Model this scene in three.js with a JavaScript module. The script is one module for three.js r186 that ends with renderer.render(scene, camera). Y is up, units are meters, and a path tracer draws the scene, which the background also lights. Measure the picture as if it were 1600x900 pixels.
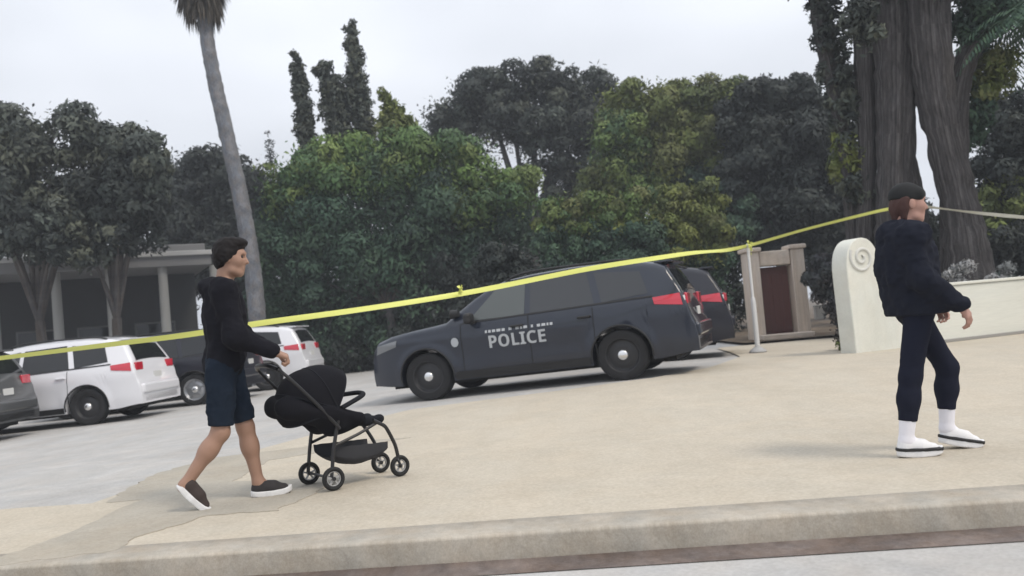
import * as THREE from 'three';
import { ImprovedNoise } from 'three/addons/math/ImprovedNoise.js';
import { mergeGeometries, mergeVertices, toCreasedNormals } from 'three/addons/utils/BufferGeometryUtils.js';
import { RoundedBoxGeometry } from 'three/addons/geometries/RoundedBoxGeometry.js';
import { FontLoader } from 'three/addons/loaders/FontLoader.js';
import { TextGeometry } from 'three/addons/geometries/TextGeometry.js';

// ---------------------------------------------------------------- camera, sky, sun, exposure
const scene = new THREE.Scene();
const camera = new THREE.PerspectiveCamera(36, 16 / 9, 0.1, 900);
camera.position.set(0, 1.06, 0); camera.focus = 6.8; camera.userData.fStop = 2;
camera.rotation.order = 'YXZ';
camera.rotation.set(0.0375, 0, -0.0863);
camera.updateMatrixWorld(true);
const FOCAL = 450 / Math.tan(18 * Math.PI / 180);

const renderer = new THREE.WebGLRenderer({ antialias: true });
renderer.setSize(1024, 576);
renderer.toneMapping = THREE.LinearToneMapping;
renderer.toneMappingExposure = 1.27;
renderer.shadowMap.enabled = true;

const noise = new ImprovedNoise();
const N3 = (x, y, z) => noise.noise(x, y, z);
function fbm(x, y, z, o = 4) { let a = 0.5, s = 0; for (let i = 0; i < o; i++) { s += a * N3(x, y, z); x *= 2.03; y *= 2.03; z *= 2.03; a *= 0.5; } return s; }
function rng(seed) { let s = seed >>> 0; return () => { s = (s + 0x6D2B79F5) >>> 0; let t = s; t = Math.imul(t ^ (t >>> 15), t | 1); t ^= t + Math.imul(t ^ (t >>> 7), t | 61); return ((t ^ (t >>> 14)) >>> 0) / 4294967296; }; }
const lerp = (a, b, t) => a + (b - a) * t;
const clamp = (x, a, b) => Math.min(b, Math.max(a, x));
const sstep = (a, b, x) => { const t = clamp((x - a) / (b - a), 0, 1); return t * t * (3 - 2 * t); };
const V = (x, y, z) => new THREE.Vector3(x, y, z);

{ // overcast sky, brighter overhead as a cloud layer is
  const w = 512, h = 256, d = new Float32Array(w * h * 4);
  for (let j = 0; j < h; j++) for (let i = 0; i < w; i++) {
    const el = (j + 0.5) / h * Math.PI - Math.PI / 2, az = (i + 0.5) / w * Math.PI * 2;
    const cx = Math.cos(el) * Math.cos(az), cz = Math.cos(el) * Math.sin(az), cy = Math.sin(el);
    const c = fbm(cx * 2.6 + 5, cy * 7 + 2, cz * 2.6 + 9, 5);
    const base = (0.60 + 0.42 * Math.max(0, cy)) * (1 + 0.34 * c), k = (j * w + i) * 4;
    const warm = 0.012 * c;
    d[k] = base * (0.955 + warm); d[k + 1] = base * 1.0; d[k + 2] = base * (1.085 - warm); d[k + 3] = 1;
  }
  const t = new THREE.DataTexture(d, w, h, THREE.RGBAFormat, THREE.FloatType);
  t.mapping = THREE.EquirectangularReflectionMapping; t.magFilter = t.minFilter = THREE.LinearFilter;
  t.wrapS = THREE.RepeatWrapping; t.needsUpdate = true;
  scene.background = t; scene.environment = t;
}
const sun = new THREE.DirectionalLight(0xfff3e2, 1.35);
sun.position.set(24, 40, 3); sun.castShadow = true; sun.shadow.radius = 30;
sun.shadow.mapSize.set(2048, 2048);
Object.assign(sun.shadow.camera, { left: -45, right: 45, top: 45, bottom: -45, near: 1, far: 140 });
sun.target.position.set(0, 0, -14);
scene.add(sun, sun.target);

// ---------------------------------------------------------------- helpers
const taken = {};
function numbered(n) { if (!(n in taken)) { taken[n] = 0; return n; } taken[n]++; return n + '_' + String(taken[n]).padStart(3, '0'); }
function tag(o, label, category, group, kind) { if (label) o.userData.label = label; if (category) o.userData.category = category; if (group) o.userData.group = group; if (kind) o.userData.kind = kind; return o; }
function mesh(name, geo, mat, parent) {
  const m = new THREE.Mesh(geo, mat); m.name = parent && parent !== scene ? name : numbered(name);
  m.castShadow = m.receiveShadow = true; (parent || scene).add(m); return m;
}
function thing(name, label, category, pos = V(0, 0, 0), group) {
  const g = new THREE.Group(); g.name = numbered(name); g.position.copy(pos); scene.add(g); return tag(g, label, category, group);
}
function structure(name, geo, mat, label) { const m = mesh(name, geo, mat); m.userData.kind = 'structure'; if (label) m.userData.label = label; return m; }
function subgroup(name, parent) { const g = new THREE.Group(); g.name = name; parent.add(g); return g; }
function M(r, g, b, rough = 0.8, extra = {}) { const m = new THREE.MeshStandardMaterial({ roughness: rough, side: THREE.DoubleSide, ...extra }); m.color.setRGB(r, g, b); return m; }
function MP(r, g, b, rough, extra = {}) { const m = new THREE.MeshPhysicalMaterial({ roughness: rough, side: THREE.DoubleSide, ...extra }); m.color.setRGB(r, g, b); return m; }

// lie of the land: level pavement, the side street behind falls away to the left
function gh(x, z) { return sstep(-7, -12.5, z) * (0.05 + 0.045 * clamp(x, -3, 1.6) + 0.027 * clamp(x + 3, -16, 0)); }
// real-world point seen in a given direction of the photograph (1600 x 900), at a depth or on the ground
function ray(px, py) { return V((px - 800) / FOCAL, (450 - py) / FOCAL, -1).applyQuaternion(camera.quaternion); }
function at(px, py, d) { const r = ray(px, py); return camera.position.clone().addScaledVector(r, d / -r.z); }
function ground(px, py, off = 0) {
  const r = ray(px, py), o = camera.position; let t0 = 2, t1 = 2;
  for (let i = 0; i < 4000; i++) { t1 = t0 + 0.02; const p = o.clone().addScaledVector(r, t1); if (p.y <= gh(p.x, p.z) + off) break; t0 = t1; }
  const p = o.clone().addScaledVector(r, t1); p.y = gh(p.x, p.z); return p;
}
const pxm = d => FOCAL / d;          // photograph pixels per metre at depth d

function tex(size, fn, repeat, srgb = true) {
  const d = new Uint8Array(size * size * 4);
  for (let j = 0; j < size; j++) for (let i = 0; i < size; i++) { const c = fn(i / size, j / size), k = (j * size + i) * 4; d[k] = clamp(c[0], 0, 255); d[k + 1] = clamp(c[1], 0, 255); d[k + 2] = clamp(c[2], 0, 255); d[k + 3] = 255; }
  const t = new THREE.DataTexture(d, size, size); t.wrapS = t.wrapT = THREE.RepeatWrapping; t.magFilter = THREE.LinearFilter; t.minFilter = THREE.LinearMipmapLinearFilter; t.generateMipmaps = true;
  if (srgb) t.colorSpace = THREE.SRGBColorSpace; t.repeat.set(repeat, repeat); t.needsUpdate = true; return t;
}
// tileable noise on a torus
function tn(u, v, f, s, o = 3) { const a = u * 6.28318, b = v * 6.28318, R = f / 6.28318; return fbm(R * Math.cos(a) + s, R * Math.sin(a) + 3.1 * s, R * Math.cos(b) + 1.7 * s + R * 0.7 * Math.sin(b), o) + 0.5 * fbm(R * Math.sin(b) + s * 2.3, R * Math.cos(a) - s, R * Math.sin(a) + 4.4, o); }
function paving(rgb, amp, seed, speck, rep = 1 / 4) {
  const r = rng(seed);
  return tex(320, (u, v) => { const m = tn(u, v, 5, seed, 4) * amp * 1.5 + tn(u, v, 26, seed + 7, 3) * amp + (r() - 0.5) * speck; const w = tn(u, v, 9, seed + 3, 3) * amp * 0.35; return [rgb[0] + m + w, rgb[1] + m, rgb[2] + m - w]; }, rep);
}
const bumpFine = tex(160, (u, v) => { const g = 128 + 120 * tn(u, v, 40, 4, 3); return [g, g, g]; }, 1, false);

const mat = {
  walk: new THREE.MeshStandardMaterial({ map: paving([182, 173, 157], 7, 11, 16), roughness: 0.92, bumpMap: bumpFine, bumpScale: 0.004 }),
  road: new THREE.MeshStandardMaterial({ map: paving([173, 171, 168], 11, 23, 14), roughness: 0.9, bumpMap: bumpFine, bumpScale: 0.004 }),
  kerb: new THREE.MeshStandardMaterial({ map: paving([171, 163, 150], 15, 31, 18, 0.7), roughness: 0.9, bumpMap: bumpFine, bumpScale: 0.004 }),
  gutter: new THREE.MeshStandardMaterial({ map: paving([102, 91, 85], 20, 37, 18, 0.7), roughness: 0.95, bumpMap: bumpFine, bumpScale: 0.006 }),
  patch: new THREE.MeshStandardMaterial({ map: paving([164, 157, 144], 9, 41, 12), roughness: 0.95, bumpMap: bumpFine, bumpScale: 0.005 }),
  soil: new THREE.MeshStandardMaterial({ map: paving([96, 84, 70], 30, 47, 26), roughness: 1 }),
  plaster: new THREE.MeshStandardMaterial({ map: paving([218, 218, 208], 9, 53, 8), roughness: 0.85, side: THREE.DoubleSide }),
  stone: new THREE.MeshStandardMaterial({ map: paving([196, 182, 168], 22, 59, 16), roughness: 0.9, side: THREE.DoubleSide }),
};

// ---------------------------------------------------------------- the ground
function strip(x0, x1, nx, nz, zf, zb, off) {        // sheet between a front edge zf(x) and a back edge zb(x), uv in metres
  const pos = [], uv = [], idx = [];
  for (let i = 0; i <= nx; i++) for (let j = 0; j <= nz; j++) { const x = lerp(x0, x1, i / nx), z = lerp(zf(x), zb(x), j / nz); pos.push(x, gh(x, z) + off, z); uv.push(x, -z); }
  for (let i = 0; i < nx; i++) for (let j = 0; j < nz; j++) { const a = i * (nz + 1) + j, b = a + nz + 1; idx.push(a, b, a + 1, b, b + 1, a + 1); }
  const g = new THREE.BufferGeometry(); g.setAttribute('position', new THREE.Float32BufferAttribute(pos, 3)); g.setAttribute('uv', new THREE.Float32BufferAttribute(uv, 2)); g.setIndex(idx); g.computeVertexNormals(); return g;
}
const kA = ground(0, 889), kB = ground(1600, 781), kM = (kB.z - kA.z) / (kB.x - kA.x);
const kerbZ = x => kA.z + kM * (x - kA.x);
structure('ground', strip(-400, 400, 80, 160, () => 60, () => -420, -0.24), mat.soil);
// the pavement's far edge against the street, read off the photograph
const edge = [[-260, 830], [0, 796], [150, 786], [330, 722], [520, 670], [640, 640], [860, 612], [1010, 592], [1110, 574], [1160, 556]].map(p => ground(p[0], p[1]));
edge.unshift(V(-40, 0, edge[0].z + 0.6)); edge.push(V(edge[edge.length - 1].x + 0.35, 0, -19), V(60, 0, -19.2));
function edgeZ(x) { for (let i = 0; i < edge.length - 1; i++) if (x <= edge[i + 1].x) { const t = clamp((x - edge[i].x) / (edge[i + 1].x - edge[i].x), 0, 1); return lerp(edge[i].z, edge[i + 1].z, t); } return -19; }
structure('side_street', strip(-60, 22, 150, 70, x => kerbZ(x) - 0.33, () => -34, -0.02), mat.road);
structure('pavement', strip(-40, 24, 320, 40, x => kerbZ(x) - 0.30, edgeZ, 0), mat.walk);
structure('gutter', strip(-40, 40, 4, 1, x => kerbZ(x) + 0.27, x => kerbZ(x) - 0.01, -0.12), mat.gutter);
structure('near_road', strip(-60, 60, 4, 2, () => 20, x => kerbZ(x) + 0.27, -0.124), mat.road);
{ // kerb: chamfered profile swept along the kerb line
  const prof = [[-0.31, -0.2], [-0.31, 0.005], [-0.03, 0.004], [-0.012, 0.002], [-0.003, -0.004], [0.002, -0.014], [0.014, -0.122], [0.014, -0.2]];
  const pos = [], uv = [], idx = [], nx = 60, n = prof.length, r = rng(5);
  for (let i = 0; i <= nx; i++) { const x = lerp(-40, 40, i / nx), w = (r() - 0.5) * 0.012; prof.forEach((p, k) => { const q = p[0] + (k > 2 ? w : 0); pos.push(x, p[1] + (k > 0 && k < 5 ? w * 0.3 : 0), kerbZ(x) + q); uv.push(x, q + p[1]); }); }
  for (let i = 0; i < nx; i++) for (let k = 0; k < n - 1; k++) { const a = i * n + k, b = a + n; idx.push(a, a + 1, b, b, a + 1, b + 1); }
  const g = new THREE.BufferGeometry(); g.setAttribute('position', new THREE.Float32BufferAttribute(pos, 3)); g.setAttribute('uv', new THREE.Float32BufferAttribute(uv, 2)); g.setIndex(idx); g.computeVertexNormals();
  structure('kerb', g, mat.kerb);
}
function patch(name, pts, off) {                      // an irregular, slightly darker patch of paving with ragged edges
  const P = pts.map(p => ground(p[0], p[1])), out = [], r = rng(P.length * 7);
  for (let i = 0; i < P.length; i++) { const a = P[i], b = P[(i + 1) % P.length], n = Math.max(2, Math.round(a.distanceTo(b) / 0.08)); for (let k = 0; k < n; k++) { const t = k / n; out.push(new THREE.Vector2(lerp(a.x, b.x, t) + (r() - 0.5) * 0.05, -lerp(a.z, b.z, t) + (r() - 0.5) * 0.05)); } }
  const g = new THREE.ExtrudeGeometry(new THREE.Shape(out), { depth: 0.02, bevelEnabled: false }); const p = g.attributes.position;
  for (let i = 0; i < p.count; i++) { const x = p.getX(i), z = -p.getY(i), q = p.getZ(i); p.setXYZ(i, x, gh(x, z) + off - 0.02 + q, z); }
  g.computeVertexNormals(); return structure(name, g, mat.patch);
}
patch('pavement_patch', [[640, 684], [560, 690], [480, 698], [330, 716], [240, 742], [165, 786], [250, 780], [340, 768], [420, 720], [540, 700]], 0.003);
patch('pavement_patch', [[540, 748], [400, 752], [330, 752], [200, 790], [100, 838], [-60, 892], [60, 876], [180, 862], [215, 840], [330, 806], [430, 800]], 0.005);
{ // planted bed behind the white wall, reaching back under the trees
  const P = [[1325, 553], [1338, 500], [1240, 496], [1200, 480], [1080, 505]].map(p => ground(p[0], p[1]));
  structure('planting_bed', strip(P[1].x + 0.05, 40, 60, 20, x => lerp(P[0].z - 0.35, P[0].z - 2.6, clamp((x - P[1].x) / 6, 0, 1)), () => -60, 0.05), mat.soil);
  structure('planting_bed', strip(4.9, P[1].x + 0.04, 10, 20, () => -19.25, () => -60, 0.04), mat.soil);
}

// ---------------------------------------------------------------- vegetation
const pal = {
  lush: [[0.080, 0.142, 0.040], [0.108, 0.172, 0.044], [0.066, 0.125, 0.048], [0.130, 0.178, 0.048]],
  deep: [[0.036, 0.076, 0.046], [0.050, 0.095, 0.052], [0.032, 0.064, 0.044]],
  olive: [[0.118, 0.148, 0.036], [0.150, 0.172, 0.040], [0.090, 0.118, 0.036], [0.13, 0.145, 0.048]],
  grey: [[0.060, 0.074, 0.060], [0.078, 0.090, 0.072], [0.048, 0.060, 0.052], [0.085, 0.094, 0.066]],
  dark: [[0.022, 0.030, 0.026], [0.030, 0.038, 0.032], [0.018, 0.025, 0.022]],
  dry: [[0.10, 0.085, 0.065], [0.075, 0.065, 0.052], [0.13, 0.11, 0.085]],
};
const leafMat = new THREE.MeshStandardMaterial({ vertexColors: true, roughness: 0.75, side: THREE.DoubleSide });
const barkMat = new THREE.MeshStandardMaterial({ map: paving([74, 70, 68], 30, 61, 24), roughness: 0.95, bumpMap: bumpFine, bumpScale: 0.02 });
const palmBark = new THREE.MeshStandardMaterial({ map: paving([116, 117, 121], 26, 67, 22, 0.6), roughness: 0.95, bumpMap: bumpFine, bumpScale: 0.02 });

// leaves scattered in twig clusters through the volume of several lobes: lobes = [{c, r:[rx,ry,rz], w}], coordinates relative to o
function foliage({ lobes, n, size, colors, seed, cluster = 0.35, bough = 0.32, fill = 0.3 }) {
  n = Math.round(n * 1.65); size *= 0.6; const r = rng(seed), gauss = () => (r() + r() + r() - 1.5) * 1.2;
  const pos = new Float32Array(n * 12), col = new Float32Array(n * 12), idx = new Uint32Array(n * 6);
  // boughs: rounded sprays of leaves standing on the surface of each lobe, some reaching out, with gaps between
  const B = []; let sum = 0;
  lobes.forEach((l, li) => {
    const R = (l.r[0] + l.r[1]) / 2, br = clamp(R * bough, 0.14, 0.75), cnt = Math.max(3, Math.round(2.6 * (l.w || 1) * l.r[0] * l.r[1] / (br * br)));
    for (let i = 0; i < cnt; i++) {
      let x, y, z, q; do { x = 2 * r() - 1; y = 2 * r() - 1; z = 2 * r() - 1; q = Math.hypot(x, y, z); } while (q > 1 || q < 0.1);
      const k = (0.62 + 0.36 * Math.sqrt(r()) + (r() < 0.15 ? 0.22 : 0)) / q, rr = br * (0.55 + 0.75 * r()), cs = l.colors || colors, w = rr * rr;
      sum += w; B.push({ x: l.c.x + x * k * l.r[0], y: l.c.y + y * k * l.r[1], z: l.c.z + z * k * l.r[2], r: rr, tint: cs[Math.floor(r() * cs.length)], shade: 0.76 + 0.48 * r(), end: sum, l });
    }
  });
  let i = 0; const A = V(0, 0, 0), D = V(0, 0, 0), C = V(0, 0, 0);
  for (let bi = 0; bi < B.length; bi++) {
    const b = B[bi], stop = bi === B.length - 1 ? n : Math.round(n * b.end / sum);
    for (; i < stop; i++) {
      let px, py, pz; D.set(gauss(), gauss() + 0.35, gauss()).normalize();
      if (r() < fill) { const l = b.l; px = l.c.x + gauss() * l.r[0] * 0.72; py = l.c.y + gauss() * l.r[1] * 0.72; pz = l.c.z + gauss() * l.r[2] * 0.7; }
      else { const q = b.r * (0.7 + 0.55 * Math.sqrt(r()) * (0.75 + 0.5 * r())); px = b.x + D.x * q; py = b.y + D.y * q * 0.8; pz = b.z + D.z * q; }
      // leaves lie roughly along the spray's outer face
      A.set(gauss(), gauss() - 0.25, gauss()).addScaledVector(D, -0.6 * A.dot(D)).normalize(); C.crossVectors(A, D).addScaledVector(V3.set(gauss(), gauss(), gauss()), 0.45).normalize();
      const L = size * (0.6 + 0.8 * r()), w = L * (0.32 + 0.2 * r()), k = i * 12, j = (r() * 0.36 + 0.82) * b.shade, dr = L * 0.2;
      pos[k] = px - A.x * L; pos[k + 1] = py - A.y * L; pos[k + 2] = pz - A.z * L; pos[k + 3] = px + C.x * w; pos[k + 4] = py + C.y * w - dr * 0.2; pos[k + 5] = pz + C.z * w;
      pos[k + 6] = px + A.x * L; pos[k + 7] = py + A.y * L - dr; pos[k + 8] = pz + A.z * L; pos[k + 9] = px - C.x * w; pos[k + 10] = py - C.y * w - dr * 0.2; pos[k + 11] = pz - C.z * w;
      const c0 = b.tint[0] * j, c1 = b.tint[1] * j, c2 = b.tint[2] * j; for (let m = k; m < k + 12; m += 3) { col[m] = c0; col[m + 1] = c1; col[m + 2] = c2; }
      const q = i * 6, v = i * 4; idx[q] = v; idx[q + 1] = v + 1; idx[q + 2] = v + 2; idx[q + 3] = v; idx[q + 4] = v + 2; idx[q + 5] = v + 3;
    }
  }
  const g = new THREE.BufferGeometry(); g.setAttribute('position', new THREE.BufferAttribute(pos, 3)); g.setAttribute('color', new THREE.BufferAttribute(col, 3)); g.setIndex(new THREE.BufferAttribute(idx, 1)); g.computeVertexNormals(); return g;
}
const V3 = V(0, 0, 0);
// a limb: rings swept along a curve, with flutes and knots
function limb(points, radii, { seg = 14, sides = 12, flute = 0, lobes = 5, rough = 0.06, seed = 1 } = {}) {
  const c = new THREE.CatmullRomCurve3(points), F = c.computeFrenetFrames(seg, false), pos = [], uv = [], idx = [];
  let up = V(1, 0, 0);
  for (let i = 0; i <= seg; i++) {
    const t = i / seg, p = c.getPoint(t), T = c.getTangent(t), f = t * (radii.length - 1), k = Math.min(radii.length - 2, Math.floor(f)), R = lerp(radii[k], radii[k + 1], f - k);
    const U = up.clone().addScaledVector(T, -up.dot(T)).normalize(), W = T.clone().cross(U);
    for (let j = 0; j <= sides; j++) {
      const a = j / sides * Math.PI * 2, s = Math.sin(a), q = Math.cos(a);
      const rr = R * (1 + flute * Math.sin(a * lobes + seed + t * 1.3) * (1 - t * 0.4) + rough * 2 * N3(q * 1.5 + seed, s * 1.5, t * seg * 0.7));
      pos.push(p.x + (U.x * q + W.x * s) * rr, p.y + (U.y * q + W.y * s) * rr, p.z + (U.z * q + W.z * s) * rr); uv.push(j / sides * 2, p.y);
    }
  }
  for (let i = 0; i < seg; i++) for (let j = 0; j < sides; j++) { const a = i * (sides + 1) + j, b = a + sides + 1; idx.push(a, a + 1, b, b, a + 1, b + 1); }
  const g = new THREE.BufferGeometry(); g.setAttribute('position', new THREE.Float32BufferAttribute(pos, 3)); g.setAttribute('uv', new THREE.Float32BufferAttribute(uv, 2)); g.setIndex(idx); g.computeVertexNormals(); return g;
}
// a tree: base pixel column, depth, lobes given by where they show in the photograph
function tree(name, label, { bx, d, lobes, n, size, colors, seed, trunk = 0.22, depth = 0.8, cluster, shell, perTwig, bough, fill, category = 'tree', group, bark = barkMat, limbs = true }) {
  const b0 = at(bx, 500, d); b0.y = gh(b0.x, b0.z) - 0.06;
  const t = thing(name, label, category, b0, group), s = pxm(d);
  const L = lobes.map(([px, py, rx, ry, dd = 0, cs, w]) => ({ c: at(px, py, d + dd).sub(b0), r: [rx / s, ry / s, Math.max(rx, ry) / s * depth], colors: cs, w }));
  if (trunk) {
    const gs = [], top = L.reduce((a, l) => a.add(l.c), V(0, 0, 0)).divideScalar(L.length);
    const fork = V(top.x * 0.3, Math.max(1.2, top.y * 0.42), top.z * 0.3);
    gs.push(limb([V(0, 0, 0), V(fork.x * 0.3 + 0.06, fork.y * 0.5, fork.z * 0.4), fork], [trunk * 1.3, trunk, trunk * 0.85], { seg: 8, sides: 9, seed }));
    if (limbs) for (const l of L) { const mid = fork.clone().lerp(l.c, 0.5); mid.y += 0.25; gs.push(limb([fork, mid, l.c.clone().add(V(0, l.r[1] * 0.3, 0))], [trunk * 0.62, trunk * 0.38, trunk * 0.12], { seg: 6, sides: 7, seed: seed + l.c.x })); }
    mesh('trunk', mergeGeometries(gs), bark, t);
  }
  mesh('crown', foliage({ lobes: L, n, size, colors, seed, bough, fill }), leafMat, t);
  return t;
}

const spire = (pts, seed, k = 13, jit = 6) => { const r = rng(seed), out = []; for (let i = 0; i < k; i++) { const f = i / (k - 1) * (pts.length - 1), a = Math.min(pts.length - 2, Math.floor(f)), t = f - a, w = lerp(pts[a][2], pts[a + 1][2], t) * (0.6 + 0.7 * r()); out.push([lerp(pts[a][0], pts[a + 1][0], t) + (r() - 0.5) * jit, lerp(pts[a][1], pts[a + 1][1], t) + (r() - 0.5) * 6, w, w * 1.5]); } return out; };
// left: two grey-green trees behind the pavilion
tree('street_tree', 'broad grey-green tree over the left end of the flat roof', { bx: 62, d: 26.5, seed: 3, bough: 0.36, fill: 0.14, n: 19000, size: 0.17, cluster: 0.42, colors: pal.grey, trunk: 0.16,
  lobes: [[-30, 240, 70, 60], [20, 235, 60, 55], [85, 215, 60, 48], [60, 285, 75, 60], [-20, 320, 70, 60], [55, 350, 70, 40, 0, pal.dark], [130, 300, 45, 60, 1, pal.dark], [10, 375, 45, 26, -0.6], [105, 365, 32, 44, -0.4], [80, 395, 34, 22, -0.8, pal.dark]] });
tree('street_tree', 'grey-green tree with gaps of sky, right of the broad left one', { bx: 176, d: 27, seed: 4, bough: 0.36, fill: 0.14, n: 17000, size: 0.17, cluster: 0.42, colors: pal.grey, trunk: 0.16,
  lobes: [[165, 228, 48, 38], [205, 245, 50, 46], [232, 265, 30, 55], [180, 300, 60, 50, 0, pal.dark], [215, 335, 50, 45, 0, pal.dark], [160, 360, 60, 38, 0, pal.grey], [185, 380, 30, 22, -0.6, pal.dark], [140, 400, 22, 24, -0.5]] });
tree('evergreen_tree', 'dark round evergreen tree behind the palm trunk', { bx: 330, d: 38, seed: 5, n: 30000, size: 0.2, cluster: 0.45, colors: pal.dark, trunk: 0.25,
  lobes: [[320, 285, 58, 52], [285, 320, 40, 60], [375, 300, 48, 50], [330, 360, 75, 60], [400, 340, 50, 70], [330, 262, 28, 28], [290, 400, 50, 50], [370, 420, 60, 70]] });
tree('cypress_sapling', 'thin bare-topped spike of foliage left of the green bamboo mass', { bx: 428, d: 36, seed: 6, n: 900, size: 0.1, cluster: 0.12, colors: pal.dark, trunk: 0.05, limbs: false, shell: 0.9,
  lobes: [[421, 235, 4, 30], [427, 270, 7, 30], [432, 320, 12, 40]] });
// the lush green mass in the middle
tree('bamboo_clump', 'large lush green mass of foliage behind the stroller and patrol car', { bx: 610, d: 29, seed: 7, n: 95000, size: 0.14, cluster: 0.4, colors: pal.lush, trunk: 0.16, depth: 0.55, shell: 0.6,
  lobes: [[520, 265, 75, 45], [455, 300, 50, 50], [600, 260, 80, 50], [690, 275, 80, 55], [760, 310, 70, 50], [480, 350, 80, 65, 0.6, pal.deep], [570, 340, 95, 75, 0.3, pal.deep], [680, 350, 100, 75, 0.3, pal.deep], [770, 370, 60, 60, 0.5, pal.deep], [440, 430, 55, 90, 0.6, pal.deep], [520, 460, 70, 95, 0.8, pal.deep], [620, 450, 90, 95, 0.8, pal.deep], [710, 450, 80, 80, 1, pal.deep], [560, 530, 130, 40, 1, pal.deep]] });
const colGroup = 'narrow columnar trees above the green mass';
tree('columnar_tree', 'narrow columnar tree, leftmost spire above the green mass', { bx: 486, d: 31, seed: 8, n: 5200, size: 0.14, cluster: 0.2, colors: pal.grey, trunk: 0.08, limbs: false, group: colGroup,
  fill: 0.55, lobes: spire([[465, 86, 5], [468, 130, 10], [477, 200, 11], [484, 250, 14]], 3) });
tree('columnar_tree', 'drooping columnar tree between the two tallest spires', { bx: 535, d: 31, seed: 9, n: 7500, size: 0.15, cluster: 0.22, colors: pal.grey, trunk: 0.08, limbs: false, group: colGroup,
  fill: 0.5, lobes: [[499, 112, 9, 7], ...spire([[510, 118, 10], [520, 150, 17], [530, 205, 18], [536, 245, 20]], 4, 12, 10)] });
tree('columnar_tree', 'tallest narrow spire above the green mass', { bx: 580, d: 31, seed: 10, n: 6800, size: 0.14, cluster: 0.2, colors: pal.grey, trunk: 0.08, limbs: false, group: colGroup,
  fill: 0.55, lobes: spire([[549, 42, 4], [552, 80, 10], [560, 140, 13], [571, 235, 16]], 5, 16, 8) });
tree('columnar_tree', 'short rounded spire right of the tallest one', { bx: 625, d: 30, seed: 11, n: 6000, size: 0.15, cluster: 0.24, colors: pal.olive, trunk: 0.08, limbs: false, group: colGroup,
  fill: 0.5, lobes: [...spire([[604, 148, 7], [610, 180, 15], [622, 225, 24]], 6, 9, 12), [640, 192, 10, 14]] });
// big spreading tree with open branches
tree('spreading_tree', 'wide domed dark tree with open branches above the patrol car', { bx: 842, d: 39, seed: 12, n: 42000, size: 0.17, cluster: 0.38, colors: [...pal.grey, ...pal.dark], trunk: 0.38, shell: 0.5, perTwig: 34,
  lobes: [[700, 185, 42, 34], [760, 155, 55, 38], [835, 132, 55, 34], [905, 150, 55, 38], [800, 195, 60, 36], [880, 200, 70, 40], [950, 190, 50, 55], [690, 225, 36, 18, 0, null, 0.5], [740, 245, 40, 18, 0, null, 0.4], [860, 255, 60, 30, 0, null, 0.4], [920, 270, 50, 40, 0, pal.grey, 0.6], [790, 300, 50, 26, 0, null, 0.2], [880, 320, 50, 26, 0, null, 0.3]] });
tree('broadleaf_tree', 'olive-green tree with a flat rounded top, right of the domed tree', { bx: 1060, d: 33, seed: 13, n: 52000, size: 0.15, cluster: 0.36, colors: pal.olive, trunk: 0.28, depth: 0.7,
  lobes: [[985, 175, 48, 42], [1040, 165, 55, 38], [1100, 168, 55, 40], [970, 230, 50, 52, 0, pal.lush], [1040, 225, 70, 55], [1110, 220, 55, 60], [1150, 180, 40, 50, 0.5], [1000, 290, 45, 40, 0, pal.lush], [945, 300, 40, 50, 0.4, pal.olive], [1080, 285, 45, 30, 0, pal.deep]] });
tree('evergreen_tree', 'dark dense tree left of the huge grey trunks', { bx: 1225, d: 31, seed: 14, n: 60000, size: 0.17, cluster: 0.4, colors: pal.dark, trunk: 0.28, depth: 0.7,
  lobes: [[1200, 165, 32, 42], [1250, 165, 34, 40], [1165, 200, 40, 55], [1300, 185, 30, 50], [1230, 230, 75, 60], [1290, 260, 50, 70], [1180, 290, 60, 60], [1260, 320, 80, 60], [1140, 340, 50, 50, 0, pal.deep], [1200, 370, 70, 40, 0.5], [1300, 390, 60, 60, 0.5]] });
// clipped hedges
tree('clipped_hedge', 'squared olive hedge directly above the patrol car roof', { bx: 930, d: 25, seed: 15, n: 42000, size: 0.1, cluster: 0.24, colors: [...pal.olive, ...pal.lush], trunk: 0, depth: 0.5, category: 'hedge', shell: 0.4,
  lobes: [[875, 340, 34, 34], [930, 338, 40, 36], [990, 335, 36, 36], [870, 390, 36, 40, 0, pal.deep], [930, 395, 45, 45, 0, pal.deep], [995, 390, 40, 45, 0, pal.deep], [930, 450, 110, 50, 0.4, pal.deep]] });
tree('clipped_hedge', 'taller squared yellow-green hedge left of the dark tree', { bx: 1080, d: 25.5, seed: 16, n: 30000, size: 0.1, cluster: 0.24, colors: pal.olive, trunk: 0, depth: 0.5, category: 'hedge', shell: 0.4,
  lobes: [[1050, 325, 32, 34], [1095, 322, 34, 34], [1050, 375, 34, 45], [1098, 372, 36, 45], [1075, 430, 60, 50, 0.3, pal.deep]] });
tree('round_shrub', 'round dark shrub beside the patrol car windscreen', { bx: 795, d: 21, seed: 17, n: 16000, size: 0.09, cluster: 0.16, colors: pal.dark, trunk: 0, category: 'shrub', shell: 0.4,
  lobes: [[795, 408, 36, 28], [770, 440, 30, 40], [815, 440, 36, 40], [795, 490, 55, 60]] });
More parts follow.
